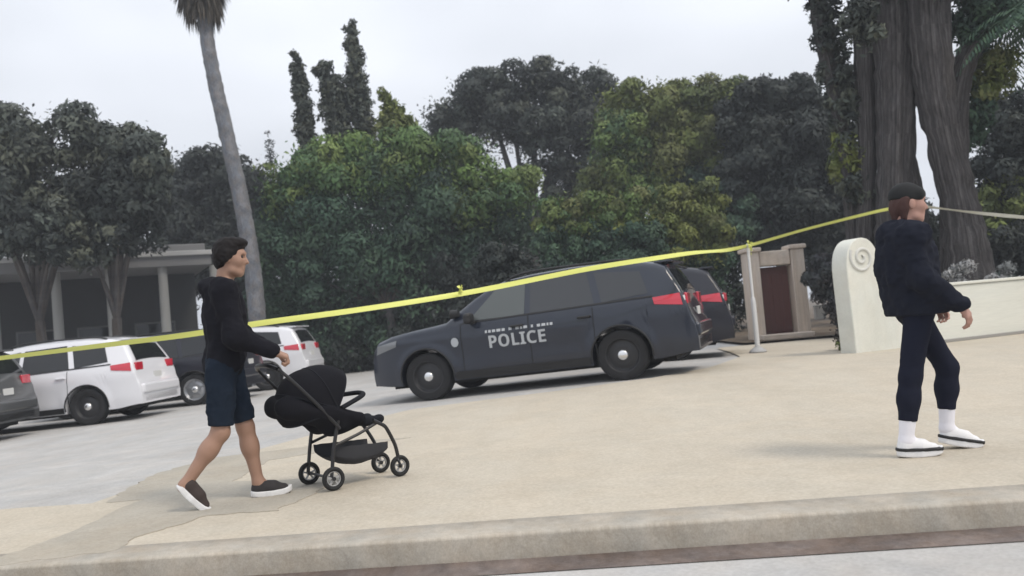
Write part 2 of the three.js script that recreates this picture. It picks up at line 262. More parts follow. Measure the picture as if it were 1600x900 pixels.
// low dark planting that closes the view behind the cars
for (const [bx, d, label, lobes, seed] of [
  [560, 30, 'low dark hedge behind the stroller', [[500, 500, 60, 60], [560, 500, 70, 70], [630, 500, 60, 60], [560, 560, 110, 40], [470, 550, 50, 40]], 18],
  [700, 29, 'low dark hedge behind the bonnet of the patrol car', [[690, 470, 60, 55], [740, 480, 60, 60], [700, 540, 100, 50]], 19],
  [1090, 27, 'low dark hedge behind the tail of the patrol car', [[1030, 460, 70, 50], [1110, 440, 60, 50], [1080, 500, 110, 40], [960, 470, 60, 60]], 20],
  [400, 35, 'low dark hedge behind the walking man', [[380, 470, 40, 70], [430, 490, 50, 70], [390, 530, 80, 40]], 21]])
  tree('dark_hedge', label, { bx, d, seed, n: 22000, size: 0.12, cluster: 0.26, colors: pal.dark, trunk: 0, category: 'hedge', shell: 0.45, depth: 0.5, lobes, group: 'low dark hedges behind the cars' });

{ // tall fan palm with a leaning ringed trunk; its skirt of dead fronds hangs at the top of the frame
  const d = 28, p0 = at(404, 545, d); p0.y = gh(p0.x, p0.z) - 0.1; const t = thing('fan_palm', 'tall leaning fan palm with a bare grey trunk', 'palm', p0);
  const P = [[404, 545], [396, 430], [378, 320], [352, 200], [332, 110], [318, 20], [306, -70]].map(q => at(q[0], q[1], d).sub(p0)); P[0].set(0, 0, 0);
  const c = new THREE.CatmullRomCurve3(P), pts = [], rad = []; for (let i = 0; i <= 60; i++) { pts.push(c.getPoint(i / 60)); const y = i / 60; rad.push(lerp(0.29, 0.205, Math.pow(y, 0.6)) + (y < 0.06 ? 0.12 * (1 - y / 0.06) : 0) + (i % 2) * 0.012); }
  mesh('trunk', limb(pts, rad, { seg: 120, sides: 14, rough: 0.05, seed: 3 }), palmBark, t);
  const top = P[6], r = rng(77), sk = [], col = [], idx = [];
  const blade = (a, b, w, tint, bend) => { const k = sk.length / 3, dir = b.clone().sub(a), side = V(r() - 0.5, 0.1 * (r() - 0.5), r() - 0.5).normalize().multiplyScalar(w), m = a.clone().lerp(b, 0.5).add(bend); for (const q of [a.clone().addScaledVector(side, 0.4), a.clone().addScaledVector(side, -0.4), m.clone().add(side), m.clone().sub(side), b]) { sk.push(q.x, q.y, q.z); col.push(...tint); } idx.push(k, k + 1, k + 2, k + 1, k + 3, k + 2, k + 2, k + 3, k + 4); };
  const flush = (name) => { const g = new THREE.BufferGeometry(); g.setAttribute('position', new THREE.Float32BufferAttribute(sk.splice(0), 3)); g.setAttribute('color', new THREE.Float32BufferAttribute(col.splice(0), 3)); g.setIndex(idx.splice(0)); g.computeVertexNormals(); mesh(name, g, leafMat, t); };
  const axis = c.getTangent(0.98);
  for (let i = 0; i < 1500; i++) { const a = r() * 6.283, h = r(), s = top.clone().addScaledVector(axis, -1.75 + h * 2.5).add(V(Math.cos(a) * 0.22, 0, Math.sin(a) * 0.22)), out = 0.24 + 0.85 * h * r() + 0.5 * h; blade(s, s.clone().add(V(Math.cos(a) * out, -0.5 - 0.5 * r(), Math.sin(a) * out)), 0.035, pal.dry[i % 3].map(x => x * 0.75), V(Math.cos(a) * 0.12, 0.05, Math.sin(a) * 0.12)); }
  flush('dead_frond_skirt');
  for (let f = 0; f < 34; f++) {
    const a = f * 2.4, el = -0.5 + 1.8 * (f / 34), dir = V(Math.cos(a) * Math.cos(el), Math.sin(el), Math.sin(a) * Math.cos(el)), s = top.clone().addScaledVector(axis, 0.9), e = s.clone().addScaledVector(dir, 1.2), side = dir.clone().cross(V(0, 1, 0)).normalize(), nn = side.clone().cross(dir);
    blade(s, e, 0.03, [0.09, 0.1, 0.05], V(0, 0, 0));
    for (let k = -10; k <= 10; k++) { const q = k / 10 * 1.25, b = e.clone().addScaledVector(dir, Math.cos(q) * 0.95).addScaledVector(side, Math.sin(q) * 0.95); b.y -= 0.22; blade(e, b, 0.045, pal.olive[(f + k + 20) % 4], nn.clone().multiplyScalar(0.06)); }
  }
  flush('fronds');
}

// ---------------------------------------------------------------- the huge fig at the right with its fused trunks
{
  const d = 17.5, b0 = at(1440, 455, d); b0.y = gh(b0.x, b0.z) + 0.02;
  const t = thing('fig_tree', 'huge fig tree with several fused grey trunks behind the white wall', 'tree', b0), q = (px, py, dd = 0) => at(px, py, d + dd).sub(b0);
  const s = pxm(d), T = (pts, w, seed, dd = 0, flute = 0.07) => { const P = pts.map(p => q(p[0], p[1], dd)); P[0].y = Math.min(P[0].y, 0) - 0.1; return limb(P, w.map(x => x / 2 / s), { seg: 44, sides: 44, flute, lobes: 9, rough: 0.1, seed }); };
  const streak = tex(384, (u, v) => { const m = 34 * tn(u, v * 0.0 + 0.3, 60, 5, 3) * 1.4 + 40 * fbm(u * 46, v * 5, 3.3, 4) + 24 * fbm(u * 120, v * 14, 1.1, 3); return [66 + m, 63 + m, 63 + m]; }, 0.5);
  const fm = new THREE.MeshStandardMaterial({ map: streak, roughness: 0.95, bumpMap: bumpFine, bumpScale: 0.03 });
  mesh('trunk', T([[1518, 462], [1512, 400], [1496, 300], [1472, 200], [1456, 100], [1444, -120]], [116, 68, 54, 50, 54, 64, 70], 2), fm, t);
  mesh('trunk', T([[1398, 462], [1396, 380], [1398, 260], [1400, 140], [1398, 20], [1390, -120]], [86, 54, 54, 62, 70, 76], 5, 0.5), fm, t);
  mesh('trunk', T([[1350, 462], [1352, 380], [1356, 260], [1352, 120], [1346, -100]], [46, 28, 28, 32, 40], 7, 0.9), fm, t);
  mesh('trunk', T([[1452, 462], [1448, 380], [1434, 300], [1416, 230], [1402, 120]], [30, 17, 18, 22, 14], 9, 0.5), fm, t);
  mesh('trunk', T([[1336, 462], [1330, 330], [1316, 200], [1290, 80], [1268, -60]], [30, 22, 22, 26, 30], 11, 1.2), fm, t);
  mesh('branch', T([[1470, 230], [1500, 120], [1545, 40], [1600, -40]], [50, 36, 28, 22], 13, 0.2), fm, t);
  const L = (px, py, rx, ry, dd, cs, w) => ({ c: q(px, py, dd), r: [rx / s, ry / s, Math.max(rx, ry) / s * 0.8], colors: cs, w });
  mesh('crown', foliage({ seed: 31, n: 26000, size: 0.11, cluster: 0.2, colors: [...pal.dark, ...pal.grey], shell: 0.6, lobes: [
    L(1285, 10, 20, 40, 1), L(1300, 60, 24, 34, 1.2), L(1310, 120, 26, 36, 1.2), L(1318, 180, 24, 40, 1.2), L(1326, 250, 22, 40, 1.2, pal.olive), L(1345, 40, 22, 40, -0.5), L(1340, 300, 22, 30, 1),
    L(1520, 40, 36, 50, 0.4, pal.deep), L(1545, 110, 36, 44, 0.4, pal.olive), L(1515, 180, 26, 50, 0.6, pal.deep), L(1555, 20, 44, 30, 0.2, pal.deep), L(1440, -60, 130, 60, 0), L(1300, -60, 70, 50, 0.4), L(1560, -60, 90, 50, 0.4)] }), leafMat, t);
}
tree('broadleaf_tree', 'olive and dark foliage at the right edge behind the fig', { bx: 1580, d: 24, seed: 33, n: 40000, size: 0.14, cluster: 0.3, colors: pal.olive, trunk: 0.2,
  lobes: [[1570, 260, 45, 60, 0, pal.dark], [1610, 240, 60, 70, 0, pal.dark], [1560, 330, 50, 50], [1620, 330, 60, 60], [1570, 390, 70, 40, 0, pal.dark], [1640, 400, 60, 60, 0, pal.dark], [1480, 400, 60, 60, 0.5, pal.dark], [1400, 380, 60, 80, 1, pal.dark], [1600, 180, 60, 40, 0, pal.dark]] });
{ // feather palm whose fronds reach in at the top right corner
  const d = 17, b0 = at(1690, 440, d); b0.y = gh(b0.x, b0.z); const t = thing('feather_palm', 'feather palm fronds reaching in at the top right corner', 'palm', b0);
  const top = at(1650, 40, d).sub(b0); mesh('trunk', limb([V(0, 0, 0), V(top.x * 0.5 - 0.05, top.y * 0.5, top.z * 0.5), top], [0.28, 0.2, 0.18], { seg: 30, sides: 12, seed: 4 }), palmBark, t);
  const r = rng(9), pos = [], col = [], idx = [];
  for (let f = 0; f < 26; f++) {
    const a = f * 2.399, el = 0.1 + 1.0 * r(), len = 2.2 + r() * 0.7, dir = V(Math.cos(a), 0, Math.sin(a));
    const P = u => top.clone().addScaledVector(dir, len * u * Math.cos(el * (1 - u * 0.3))).add(V(0, len * (Math.sin(el) * u - 1.0 * u * u), 0));
    for (let k = 2; k < 34; k++) for (const s of [-1, 1]) {
      const u = k / 34, p = P(u), n = P(u + 0.02).sub(p).normalize(), side = n.clone().cross(V(0, 1, 0)).normalize(), ll = 0.55 * Math.sin(Math.PI * (0.12 + 0.85 * u)), e = p.clone().addScaledVector(side, s * ll * 0.8).addScaledVector(n, ll * 0.5); e.y -= 0.25 * ll + 0.1 * r();
      const b = pos.length / 3, w = n.clone().multiplyScalar(0.03), m = p.clone().lerp(e, 0.5); for (const q of [p, m.clone().add(w), e, m.clone().sub(w)]) pos.push(q.x, q.y, q.z);
      const c = pal.deep[(k + f) % 3]; for (let i = 0; i < 4; i++) col.push(c[0] * 1.4, c[1] * 1.4, c[2] * 1.4); idx.push(b, b + 1, b + 2, b, b + 2, b + 3);
    }
  }
  const g = new THREE.BufferGeometry(); g.setAttribute('position', new THREE.Float32BufferAttribute(pos, 3)); g.setAttribute('color', new THREE.Float32BufferAttribute(col, 3)); g.setIndex(idx); g.computeVertexNormals(); mesh('fronds', g, leafMat, t);
}
for (const [px, py, dd, label, seed] of [[1500, 418, 15.2, 'low silvery plant at the foot of the fig trunk, left one', 41], [1568, 420, 15.6, 'low silvery plant at the foot of the fig trunk, right one', 42]])
  tree('silver_plant', label, { bx: px, d: dd, seed, n: 500, size: 0.06, cluster: 0.07, bough: 0.5, colors: [[0.16, 0.17, 0.17], [0.06, 0.08, 0.07], [0.3, 0.3, 0.3]], trunk: 0, category: 'plant', lobes: [[px, py, 12, 7], [px - 5, py + 14, 16, 12]], group: 'silvery plants in the bed' });
tree('bed_shrub', 'dull purple-grey shrub left of the scrolled wall end', { bx: 1290, d: 19, seed: 43, n: 14000, size: 0.08, cluster: 0.16, colors: [[0.045, 0.045, 0.052], [0.06, 0.055, 0.055], [0.03, 0.035, 0.035]], trunk: 0, category: 'shrub', lobes: [[1290, 425, 26, 26], [1310, 445, 28, 45], [1322, 485, 22, 36]] });
tree('bed_shrub', 'small green tuft at the foot of the scrolled wall end', { bx: 1328, d: 14.6, seed: 44, n: 2600, size: 0.06, cluster: 0.08, colors: [...pal.olive, ...pal.dry], trunk: 0, category: 'shrub', lobes: [[1330, 520, 11, 18], [1324, 538, 16, 12]] });

// ---------------------------------------------------------------- buildings and walls
const box = (w, h, d, x, y, z) => new THREE.BoxGeometry(w, h, d).translate(x, y, z);
const rbox = (w, h, d, r, x = 0, y = 0, z = 0) => new RoundedBoxGeometry(w, h, d, 2, r).translate(x, y, z);
{ // flat-roofed pavilion at the left
  const d = 29, o = at(150, 560, d); o.y = gh(o.x, o.z) - 0.05; const t = thing('pavilion', 'flat-roofed pavilion with pale columns behind the parked cars', 'building', o);
  t.rotation.y = 0.46;
  const conc = M(0.22, 0.22, 0.225, 0.9), colM = M(0.36, 0.36, 0.35, 0.9), dk = M(0.05, 0.052, 0.055, 0.9), glass = MP(0.015, 0.017, 0.02, 0.08), frame = M(0.12, 0.12, 0.12, 0.5);
  const roofY = at(150, 417, d).y - o.y, s = pxm(d);
  const roof = mesh('roof', rbox(12.4, 0.42, 5.2, 0.03, -2.4, roofY + 0.1, -2.4), conc, t);
  mesh('roof', rbox(5.6, 0.34, 4, 0.03, 1.0, roofY + 0.62, -3.2), conc, t);
  mesh('fascia', rbox(12.6, 0.16, 0.12, 0.02, -2.4, roofY + 0.32, 0.24), M(0.5, 0.5, 0.5, 0.9), t);
  for (const px of [-130, 10, 95, 172, 250, 330]) { const c = at(px, 470, d); const x = c.x - o.x; mesh('column', new THREE.CylinderGeometry(0.15, 0.17, roofY - 0.11, 14).translate(x, (roofY - 0.11) / 2, -0.1), colM, t); }
  mesh('wall', box(12, roofY - 0.12, 0.2, -2.4, (roofY - 0.12) / 2, -3.2), dk, t);
  for (let i = 0; i < 6; i++) { const w = mesh('window', rbox(1.4, 2.1, 0.06, 0.01, -7.4 + i * 1.9, 1.55, -3.07), frame, t); mesh('pane', box(1.28, 1.96, 0.02, -7.4 + i * 1.9, 1.55, -3.03), glass, w); }
  for (const [px, w] of [[30, 1.6], [232, 0.9]]) { const c = at(px, 380, d); mesh('roof_dome', new THREE.SphereGeometry(w / 2, 20, 10, 0, 6.2832, 0, 1.5708).scale(1, 0.62, 1).translate(c.x - o.x, roofY + 0.3 + (px > 200 ? 0.49 : 0), -1.6 - (px > 200 ? 0.8 : 0)), M(0.55, 0.56, 0.57, 0.5), t); }
}
{ // cream house glimpsed through the leaves
  const d = 44, o = at(800, 470, d); o.y = gh(o.x, o.z) - 0.1; const t = thing('cream_house', 'cream house glimpsed through leaves above the patrol car windscreen', 'house', o), s = pxm(d);
  const topY = at(800, 330, d).y - o.y; mesh('wall', box(9, topY, 0.4, 0.6, topY / 2, 0), M(0.55, 0.53, 0.5, 0.9), t);
  mesh('roof', rbox(9.8, 0.35, 3, 0.05, 0.6, topY + 0.18, -0.8), M(0.25, 0.2, 0.18, 0.9), t);
  for (const x of [-1.9, 1.0, 3.4]) { const w = mesh('window', rbox(1.0, 1.3, 0.08, 0.01, x, topY - 1.5, 0.22), M(0.4, 0.4, 0.4), t); mesh('pane', box(0.86, 1.16, 0.02, x, topY - 1.5, 0.265), MP(0.02, 0.02, 0.025, 0.1), w); }
}
{ // stone gateway behind the white post
  const d = 20.5, o = at(1212, 490, d); o.y = gh(o.x, o.z); const t = thing('stone_gateway', 'beige stone gateway with a dark red door right of the patrol car', 'gateway', o), s = pxm(d);
  const hgt = at(1212, 392, d).y - o.y;
  for (const px of [1176, 1246]) { const x = at(px, 450, d).x - o.x; mesh('pillar', rbox(0.3, hgt, 0.5, 0.03, x, hgt / 2, 0), mat.stone, t); mesh('pillar_cap', rbox(0.4, 0.1, 0.6, 0.03, x, hgt + 0.05, 0), mat.stone, t); }
  const xa = at(1176, 450, d).x - o.x, xb = at(1246, 450, d).x - o.x; mesh('lintel', rbox(xb - xa - 0.32, 0.34, 0.4, 0.03, (xa + xb) / 2, hgt - 0.17, 0), mat.stone, t);
  const dr = mesh('door', rbox(xb - xa - 0.34, hgt - 0.36, 0.07, 0.01, (xa + xb) / 2, (hgt - 0.36) / 2, -0.12), M(0.11, 0.04, 0.035, 0.6), t);
  for (let i = 0; i < 3; i++) mesh('door_panel', rbox(0.16, hgt - 0.7, 0.03, 0.01, xa + 0.32 + i * 0.23, (hgt - 0.36) / 2, -0.085), M(0.1, 0.035, 0.03, 0.55), dr);
  mesh('step', rbox(xb - xa + 0.1, 0.14, 0.5, 0.02, (xa + xb) / 2, 0.07, 0.5), mat.stone, t);
}
{ // white garden wall ending in a scrolled pier
  const P = [ground(1338, 552), ground(1600, 521), ground(2100, 470)], dirv = P[1].clone().sub(P[0]); dirv.y = 0; const len = 9.5, ang = Math.atan2(-dirv.z, dirv.x);
  const o = P[0].clone(); o.y -= 0.04; const t = thing('garden_wall', 'low white plastered wall ending in a taller scrolled pier', 'wall', o); t.rotation.y = ang;
  const H = at(1600, 432, Math.abs(P[1].z)).y - o.y, pierH = at(1352, 372, Math.abs(P[0].z)).y - o.y;
  // pier outline: tall rounded front, sweeping down to the wall top in a concave curve
  const sh = new THREE.Shape(); sh.moveTo(0, 0); sh.lineTo(-0.02, pierH * 0.72); sh.bezierCurveTo(-0.02, pierH * 0.9, 0.1, pierH, 0.3, pierH); sh.bezierCurveTo(0.58, pierH, 0.62, pierH * 0.78, 0.6, pierH * 0.7); sh.bezierCurveTo(0.6, H * 1.15, 0.75, H, 1.1, H); sh.lineTo(1.1, 0); sh.closePath();
  mesh('pier', new THREE.ExtrudeGeometry(sh, { depth: 0.3, bevelEnabled: true, bevelSize: 0.02, bevelThickness: 0.02, bevelSegments: 3, curveSegments: 24 }).translate(0.02, 0, -0.32), mat.plaster, t);
  mesh('wall_run', rbox(len, H - 0.05, 0.26, 0.015, 1.12 + len / 2, (H - 0.05) / 2, -0.16), mat.plaster, t);
  mesh('coping', rbox(len, 0.05, 0.32, 0.015, 1.12 + len / 2, H - 0.02, -0.16), mat.plaster, t);
  mesh('plinth', rbox(len, 0.05, 0.03, 0.008, 1.12 + len / 2, 0.065, -0.012), M(0.3, 0.29, 0.27, 0.9), t);
  const pts = []; for (let i = 0; i <= 60; i++) { const a = i / 60 * Math.PI * 3.6, r = 0.23 * (1 - i / 66); pts.push(V(0.29 + Math.cos(a + 2.6) * r, pierH - 0.29 + Math.sin(a + 2.6) * r, 0.0)); }
  mesh('scroll', new THREE.TubeGeometry(new THREE.CatmullRomCurve3(pts), 90, 0.026, 8), M(0.62, 0.62, 0.58, 0.85), t);
}
let PD = 14;
{ // white post that holds the tape
  const o = at(1184, 545, 16); o.y = gh(o.x, o.z); PD = -o.z; const t = thing('white_post', 'slim white post with a weighted base, tape knotted to its top', 'post', o), h = at(1168, 384, -o.z).y - o.y;
  mesh('pole', new THREE.CylinderGeometry(0.024, 0.027, h, 14).translate(0, h / 2, 0), M(0.7, 0.7, 0.69, 0.5), t);
  mesh('sleeve', new THREE.LatheGeometry([[0.03, 0.1], [0.046, 0.12], [0.046, h * 0.45], [0.04, h * 0.5], [0.026, h * 0.52]].map(p => new THREE.Vector2(...p)), 18), M(0.66, 0.66, 0.66, 0.5), t);
  mesh('cap', new THREE.SphereGeometry(0.04, 14, 10).translate(0, h, 0), M(0.7, 0.7, 0.69, 0.4), t);
  mesh('base', new THREE.LatheGeometry([[0, 0], [0.15, 0], [0.16, 0.02], [0.13, 0.05], [0.06, 0.1], [0.03, 0.12], [0, 0.12]].map(p => new THREE.Vector2(...p)), 24), M(0.4, 0.4, 0.4, 0.7), t);
}
{ // pale utility cabinet by the shrubs
  const o = ground(1282, 500); const t = thing('utility_cabinet', 'small pale utility cabinet among the shrubs near the gateway', 'cabinet', o);
  mesh('cabinet_body', rbox(0.36, 0.5, 0.3, 0.03, 0, 0.27, 0), M(0.6, 0.58, 0.54, 0.7), t); mesh('lid', rbox(0.4, 0.05, 0.34, 0.02, 0, 0.54, 0), M(0.5, 0.5, 0.47, 0.7), t); mesh('footing', rbox(0.44, 0.06, 0.38, 0.01, 0, 0.0, 0), M(0.35, 0.34, 0.32, 0.9), t);
}

// ---------------------------------------------------------------- vehicles: body is a loft of cross sections, front at -x, near side +z
const font = await new FontLoader().loadAsync('fonts/droid/droid_sans_bold.typeface.json');
const TOP = [[-2.52, 0.58], [-2.50, 0.74], [-2.45, 0.90], [-2.36, 1.0], [-2.1, 1.07], [-1.7, 1.12], [-1.32, 1.155], [-1.16, 1.18], [-0.95, 1.33], [-0.7, 1.50], [-0.42, 1.655], [-0.2, 1.715], [0.2, 1.755], [0.8, 1.775], [1.4, 1.755], [1.9, 1.70], [2.1, 1.65], [2.2, 1.60], [2.29, 1.43], [2.38, 1.25], [2.42, 1.14], [2.46, 1.0], [2.49, 0.84], [2.53, 0.74], [2.55, 0.56]];
function carTop(x) { for (let i = 0; i < TOP.length - 1; i++) if (x <= TOP[i + 1][0]) return lerp(TOP[i][1], TOP[i + 1][1], clamp((x - TOP[i][0]) / (TOP[i + 1][0] - TOP[i][0]), 0, 1)); return 0.56; }
const AX = [-1.53, 1.48], WR = 0.375, AR = 0.43;
function carBottom(x) { let b = 0.27 + 0.05 * sstep(2.0, 2.5, x) + 0.03 * sstep(-2.1, -2.5, x); for (const a of AX) { const q = AR * AR - (x - a) * (x - a); if (q > 0) b = Math.max(b, WR + Math.sqrt(q)); } return Math.min(b, carTop(x) - 0.03); }
function carHalf(x, y) {
  let p = 0.975 - 0.20 * Math.pow(clamp((-x - 1.75) / 0.78, 0, 1), 2.2) - 0.10 * Math.pow(clamp((x - 1.85) / 0.72, 0, 1), 2.4);
  p -= 0.045 * Math.pow(clamp((0.52 - y) / 0.28, 0, 1), 2) + 0.03 * Math.pow(clamp((y - 0.8) / 0.3, 0, 1), 2);
  p += 0.012 * Math.exp(-Math.pow((y - 0.94) / 0.05, 2)) - 0.012 * Math.exp(-Math.pow((y - 0.62) / 0.12, 2)) * sstep(-1.1, -0.9, x) * sstep(1.05, 0.85, x);
  if (y > 1.1) p -= 0.40 * (y - 1.1);
  for (const a of AX) { const r = Math.hypot(x - a, y - WR); p += 0.018 * Math.exp(-Math.pow((r - AR - 0.03) / 0.06, 2)); }
  const t = (carTop(x) - y) / 0.075; if (t < 1) p -= 0.075 * (1 - Math.sqrt(Math.max(0, 1 - (1 - t) * (1 - t))));
  return p;
}
const carGeo = (() => {
  const xs = new Set(TOP.map(p => p[0])); for (let x = -2.5; x < 2.53; x += 0.035) xs.add(+x.toFixed(4)); for (const a of AX) for (let k = 0; k <= 12; k++) { const q = AR * Math.cos(k / 12 * Math.PI); xs.add(+(a + q).toFixed(4)); xs.add(+(a + q * 1.0005).toFixed(4)); }
  const X = [...xs].filter(x => x >= -2.52 && x <= 2.55).sort((a, b) => a - b), m = 18, k = 10, ring = [], pos = [], idx = []; let n = 0;
  for (const x of X) {
    const b = carBottom(x), t = carTop(x), pts = [];
    for (let j = 0; j <= m; j++) { const f = j / m, y = lerp(b, t, 1 - Math.pow(1 - f, 1.5)); pts.push([y, carHalf(x, y)]); }
    const wt = pts[m][1], R = []; for (const p of pts) R.push([p[0], p[1]]);
    for (let j = 1; j < k; j++) { const z = lerp(wt, -wt, j / k); R.push([t + 0.035 * (1 - (z / wt) * (z / wt)), z]); }
    for (let j = m; j >= 0; j--) R.push([pts[j][0], -pts[j][1]]);
    n = R.length; for (const p of R) pos.push(x, p[0], p[1]);
  }
  for (let i = 0; i < X.length - 1; i++) for (let j = 0; j < n; j++) { const a = i * n + j, b = i * n + (j + 1) % n; idx.push(a, a + n, b, b, a + n, b + n); }
  for (const [i, s] of [[0, 1], [X.length - 1, -1]]) for (let j = 1; j < n - 1; j++) s > 0 ? idx.push(i * n, i * n + j, i * n + j + 1) : idx.push(i * n, i * n + j + 1, i * n + j);
  const g = new THREE.BufferGeometry(); g.setAttribute('position', new THREE.Float32BufferAttribute(pos, 3)); g.setIndex(idx); return toCreasedNormals(g, 0.55);
})();
// a panel that follows the flank: outline corners bl, br, tr, tl in (x, y)
function flank(c, side, off, thick = 0.006, nx = 14, ny = 6) {
  const pos = [], idx = [], [bl, br, tr, tl] = c, P = (u, v) => { const x = lerp(lerp(bl[0], br[0], u), lerp(tl[0], tr[0], u), v), y = lerp(lerp(bl[1], br[1], u), lerp(tl[1], tr[1], u), v); return [x, y]; };
  for (let L = 0; L < 2; L++) for (let i = 0; i <= nx; i++) for (let j = 0; j <= ny; j++) { const [x, y] = P(i / nx, j / ny); pos.push(x, y, side * (carHalf(x, y) + (L ? off - thick : off))); }
  const S = (nx + 1) * (ny + 1), id = (i, j) => i * (ny + 1) + j;
  for (let i = 0; i < nx; i++) for (let j = 0; j < ny; j++) { const a = id(i, j), b = id(i + 1, j); idx.push(a, b, a + 1, b, b + 1, a + 1); }
  for (let i = 0; i < nx; i++) for (const j of [0, ny]) { const a = id(i, j), b = id(i + 1, j); idx.push(a, a + S, b, b, a + S, b + S); }
  for (let j = 0; j < ny; j++) for (const i of [0, nx]) { const a = id(i, j), b = id(i, j + 1); idx.push(a, b, a + S, b, b + S, a + S); }
  const g = new THREE.BufferGeometry(); g.setAttribute('position', new THREE.Float32BufferAttribute(pos, 3)); g.setIndex(idx); return toCreasedNormals(g, 0.5);
}
// a panel that follows the upper surface (windscreen, rear glass, bonnet line) between two stations
function over(x0, x1, f0, f1, off, nx = 8, nz = 12, gz = [-1, 1]) {
  const pos = [], idx = [];
  for (let i = 0; i <= nx; i++) for (let j = 0; j <= nz; j++) { const x = lerp(x0, x1, i / nx), f = lerp(f0, f1, i / nx), w = carHalf(x, carTop(x) - 0.002), z = lerp(gz[0], gz[1], j / nz) * f * w, s = (carTop(x + 0.01) - carTop(x - 0.01)) / 0.02, l = Math.hypot(s, 1); pos.push(x - s / l * off, carTop(x) + 0.035 * (1 - (z / w) * (z / w)) + off / l, z); }
  for (let i = 0; i < nx; i++) for (let j = 0; j < nz; j++) { const a = i * (nz + 1) + j, b = a + nz + 1; idx.push(a, a + 1, b, b, a + 1, b + 1); }
  const g = new THREE.BufferGeometry(); g.setAttribute('position', new THREE.Float32BufferAttribute(pos, 3)); g.setIndex(idx); g.computeVertexNormals(); return g;
}
const lathe = (pts, n = 32) => new THREE.LatheGeometry(pts.map(p => new THREE.Vector2(p[0], p[1])), n).rotateX(Math.PI / 2);
const tyreGeo = lathe([[0.25, -0.11], [0.30, -0.122], [0.345, -0.118], [0.368, -0.1], [0.375, -0.06], [0.37, -0.055], [0.375, -0.03], [0.37, -0.005], [0.375, 0.03], [0.37, 0.055], [0.375, 0.06], [0.368, 0.1], [0.345, 0.118], [0.30, 0.122], [0.25, 0.11]], 40);
const rimGeo = lathe([[0.25, -0.11], [0.262, 0.105], [0.25, 0.112], [0.235, 0.1], [0.225, 0.06], [0.2, 0.05], [0.16, 0.072], [0.11, 0.078], [0.07, 0.07], [0.0, 0.07]], 36);
const hubGeo = lathe([[0.0, 0.13], [0.036, 0.127], [0.066, 0.112], [0.08, 0.092], [0.084, 0.066]], 24);
const spokeGeo = mergeGeometries(Array.from({ length: 5 }, (_, i) => new THREE.BoxGeometry(0.045, 0.19, 0.02).translate(0, 0.145, 0.088).rotateZ(i * Math.PI * 2 / 5)));
const cm = {
  tyre: M(0.012, 0.012, 0.013, 0.85), rim: M(0.018, 0.018, 0.02, 0.5), hole: M(0.004, 0.004, 0.004, 0.9), hub: M(0.78, 0.78, 0.78, 0.22, { metalness: 0.9 }), alloy: M(0.45, 0.46, 0.48, 0.35, { metalness: 0.8 }),
  glass: MP(0.012, 0.013, 0.015, 0.06, { ior: 1.5 }), front: MP(0.03, 0.034, 0.036, 0.05, { ior: 1.5 }), trim: M(0.012, 0.012, 0.013, 0.6), under: M(0.01, 0.01, 0.01, 0.9),
  red: MP(0.52, 0.012, 0.035, 0.15, { clearcoat: 1 }), white: MP(0.8, 0.8, 0.8, 0.15, { clearcoat: 1 }), lamp: MP(0.16, 0.17, 0.18, 0.1, { clearcoat: 1 }), plate: M(0.6, 0.6, 0.58, 0.5), letter: M(0.44, 0.46, 0.48, 0.6), handle: M(0.3, 0.3, 0.31, 0.3, { metalness: 0.6 }),
};
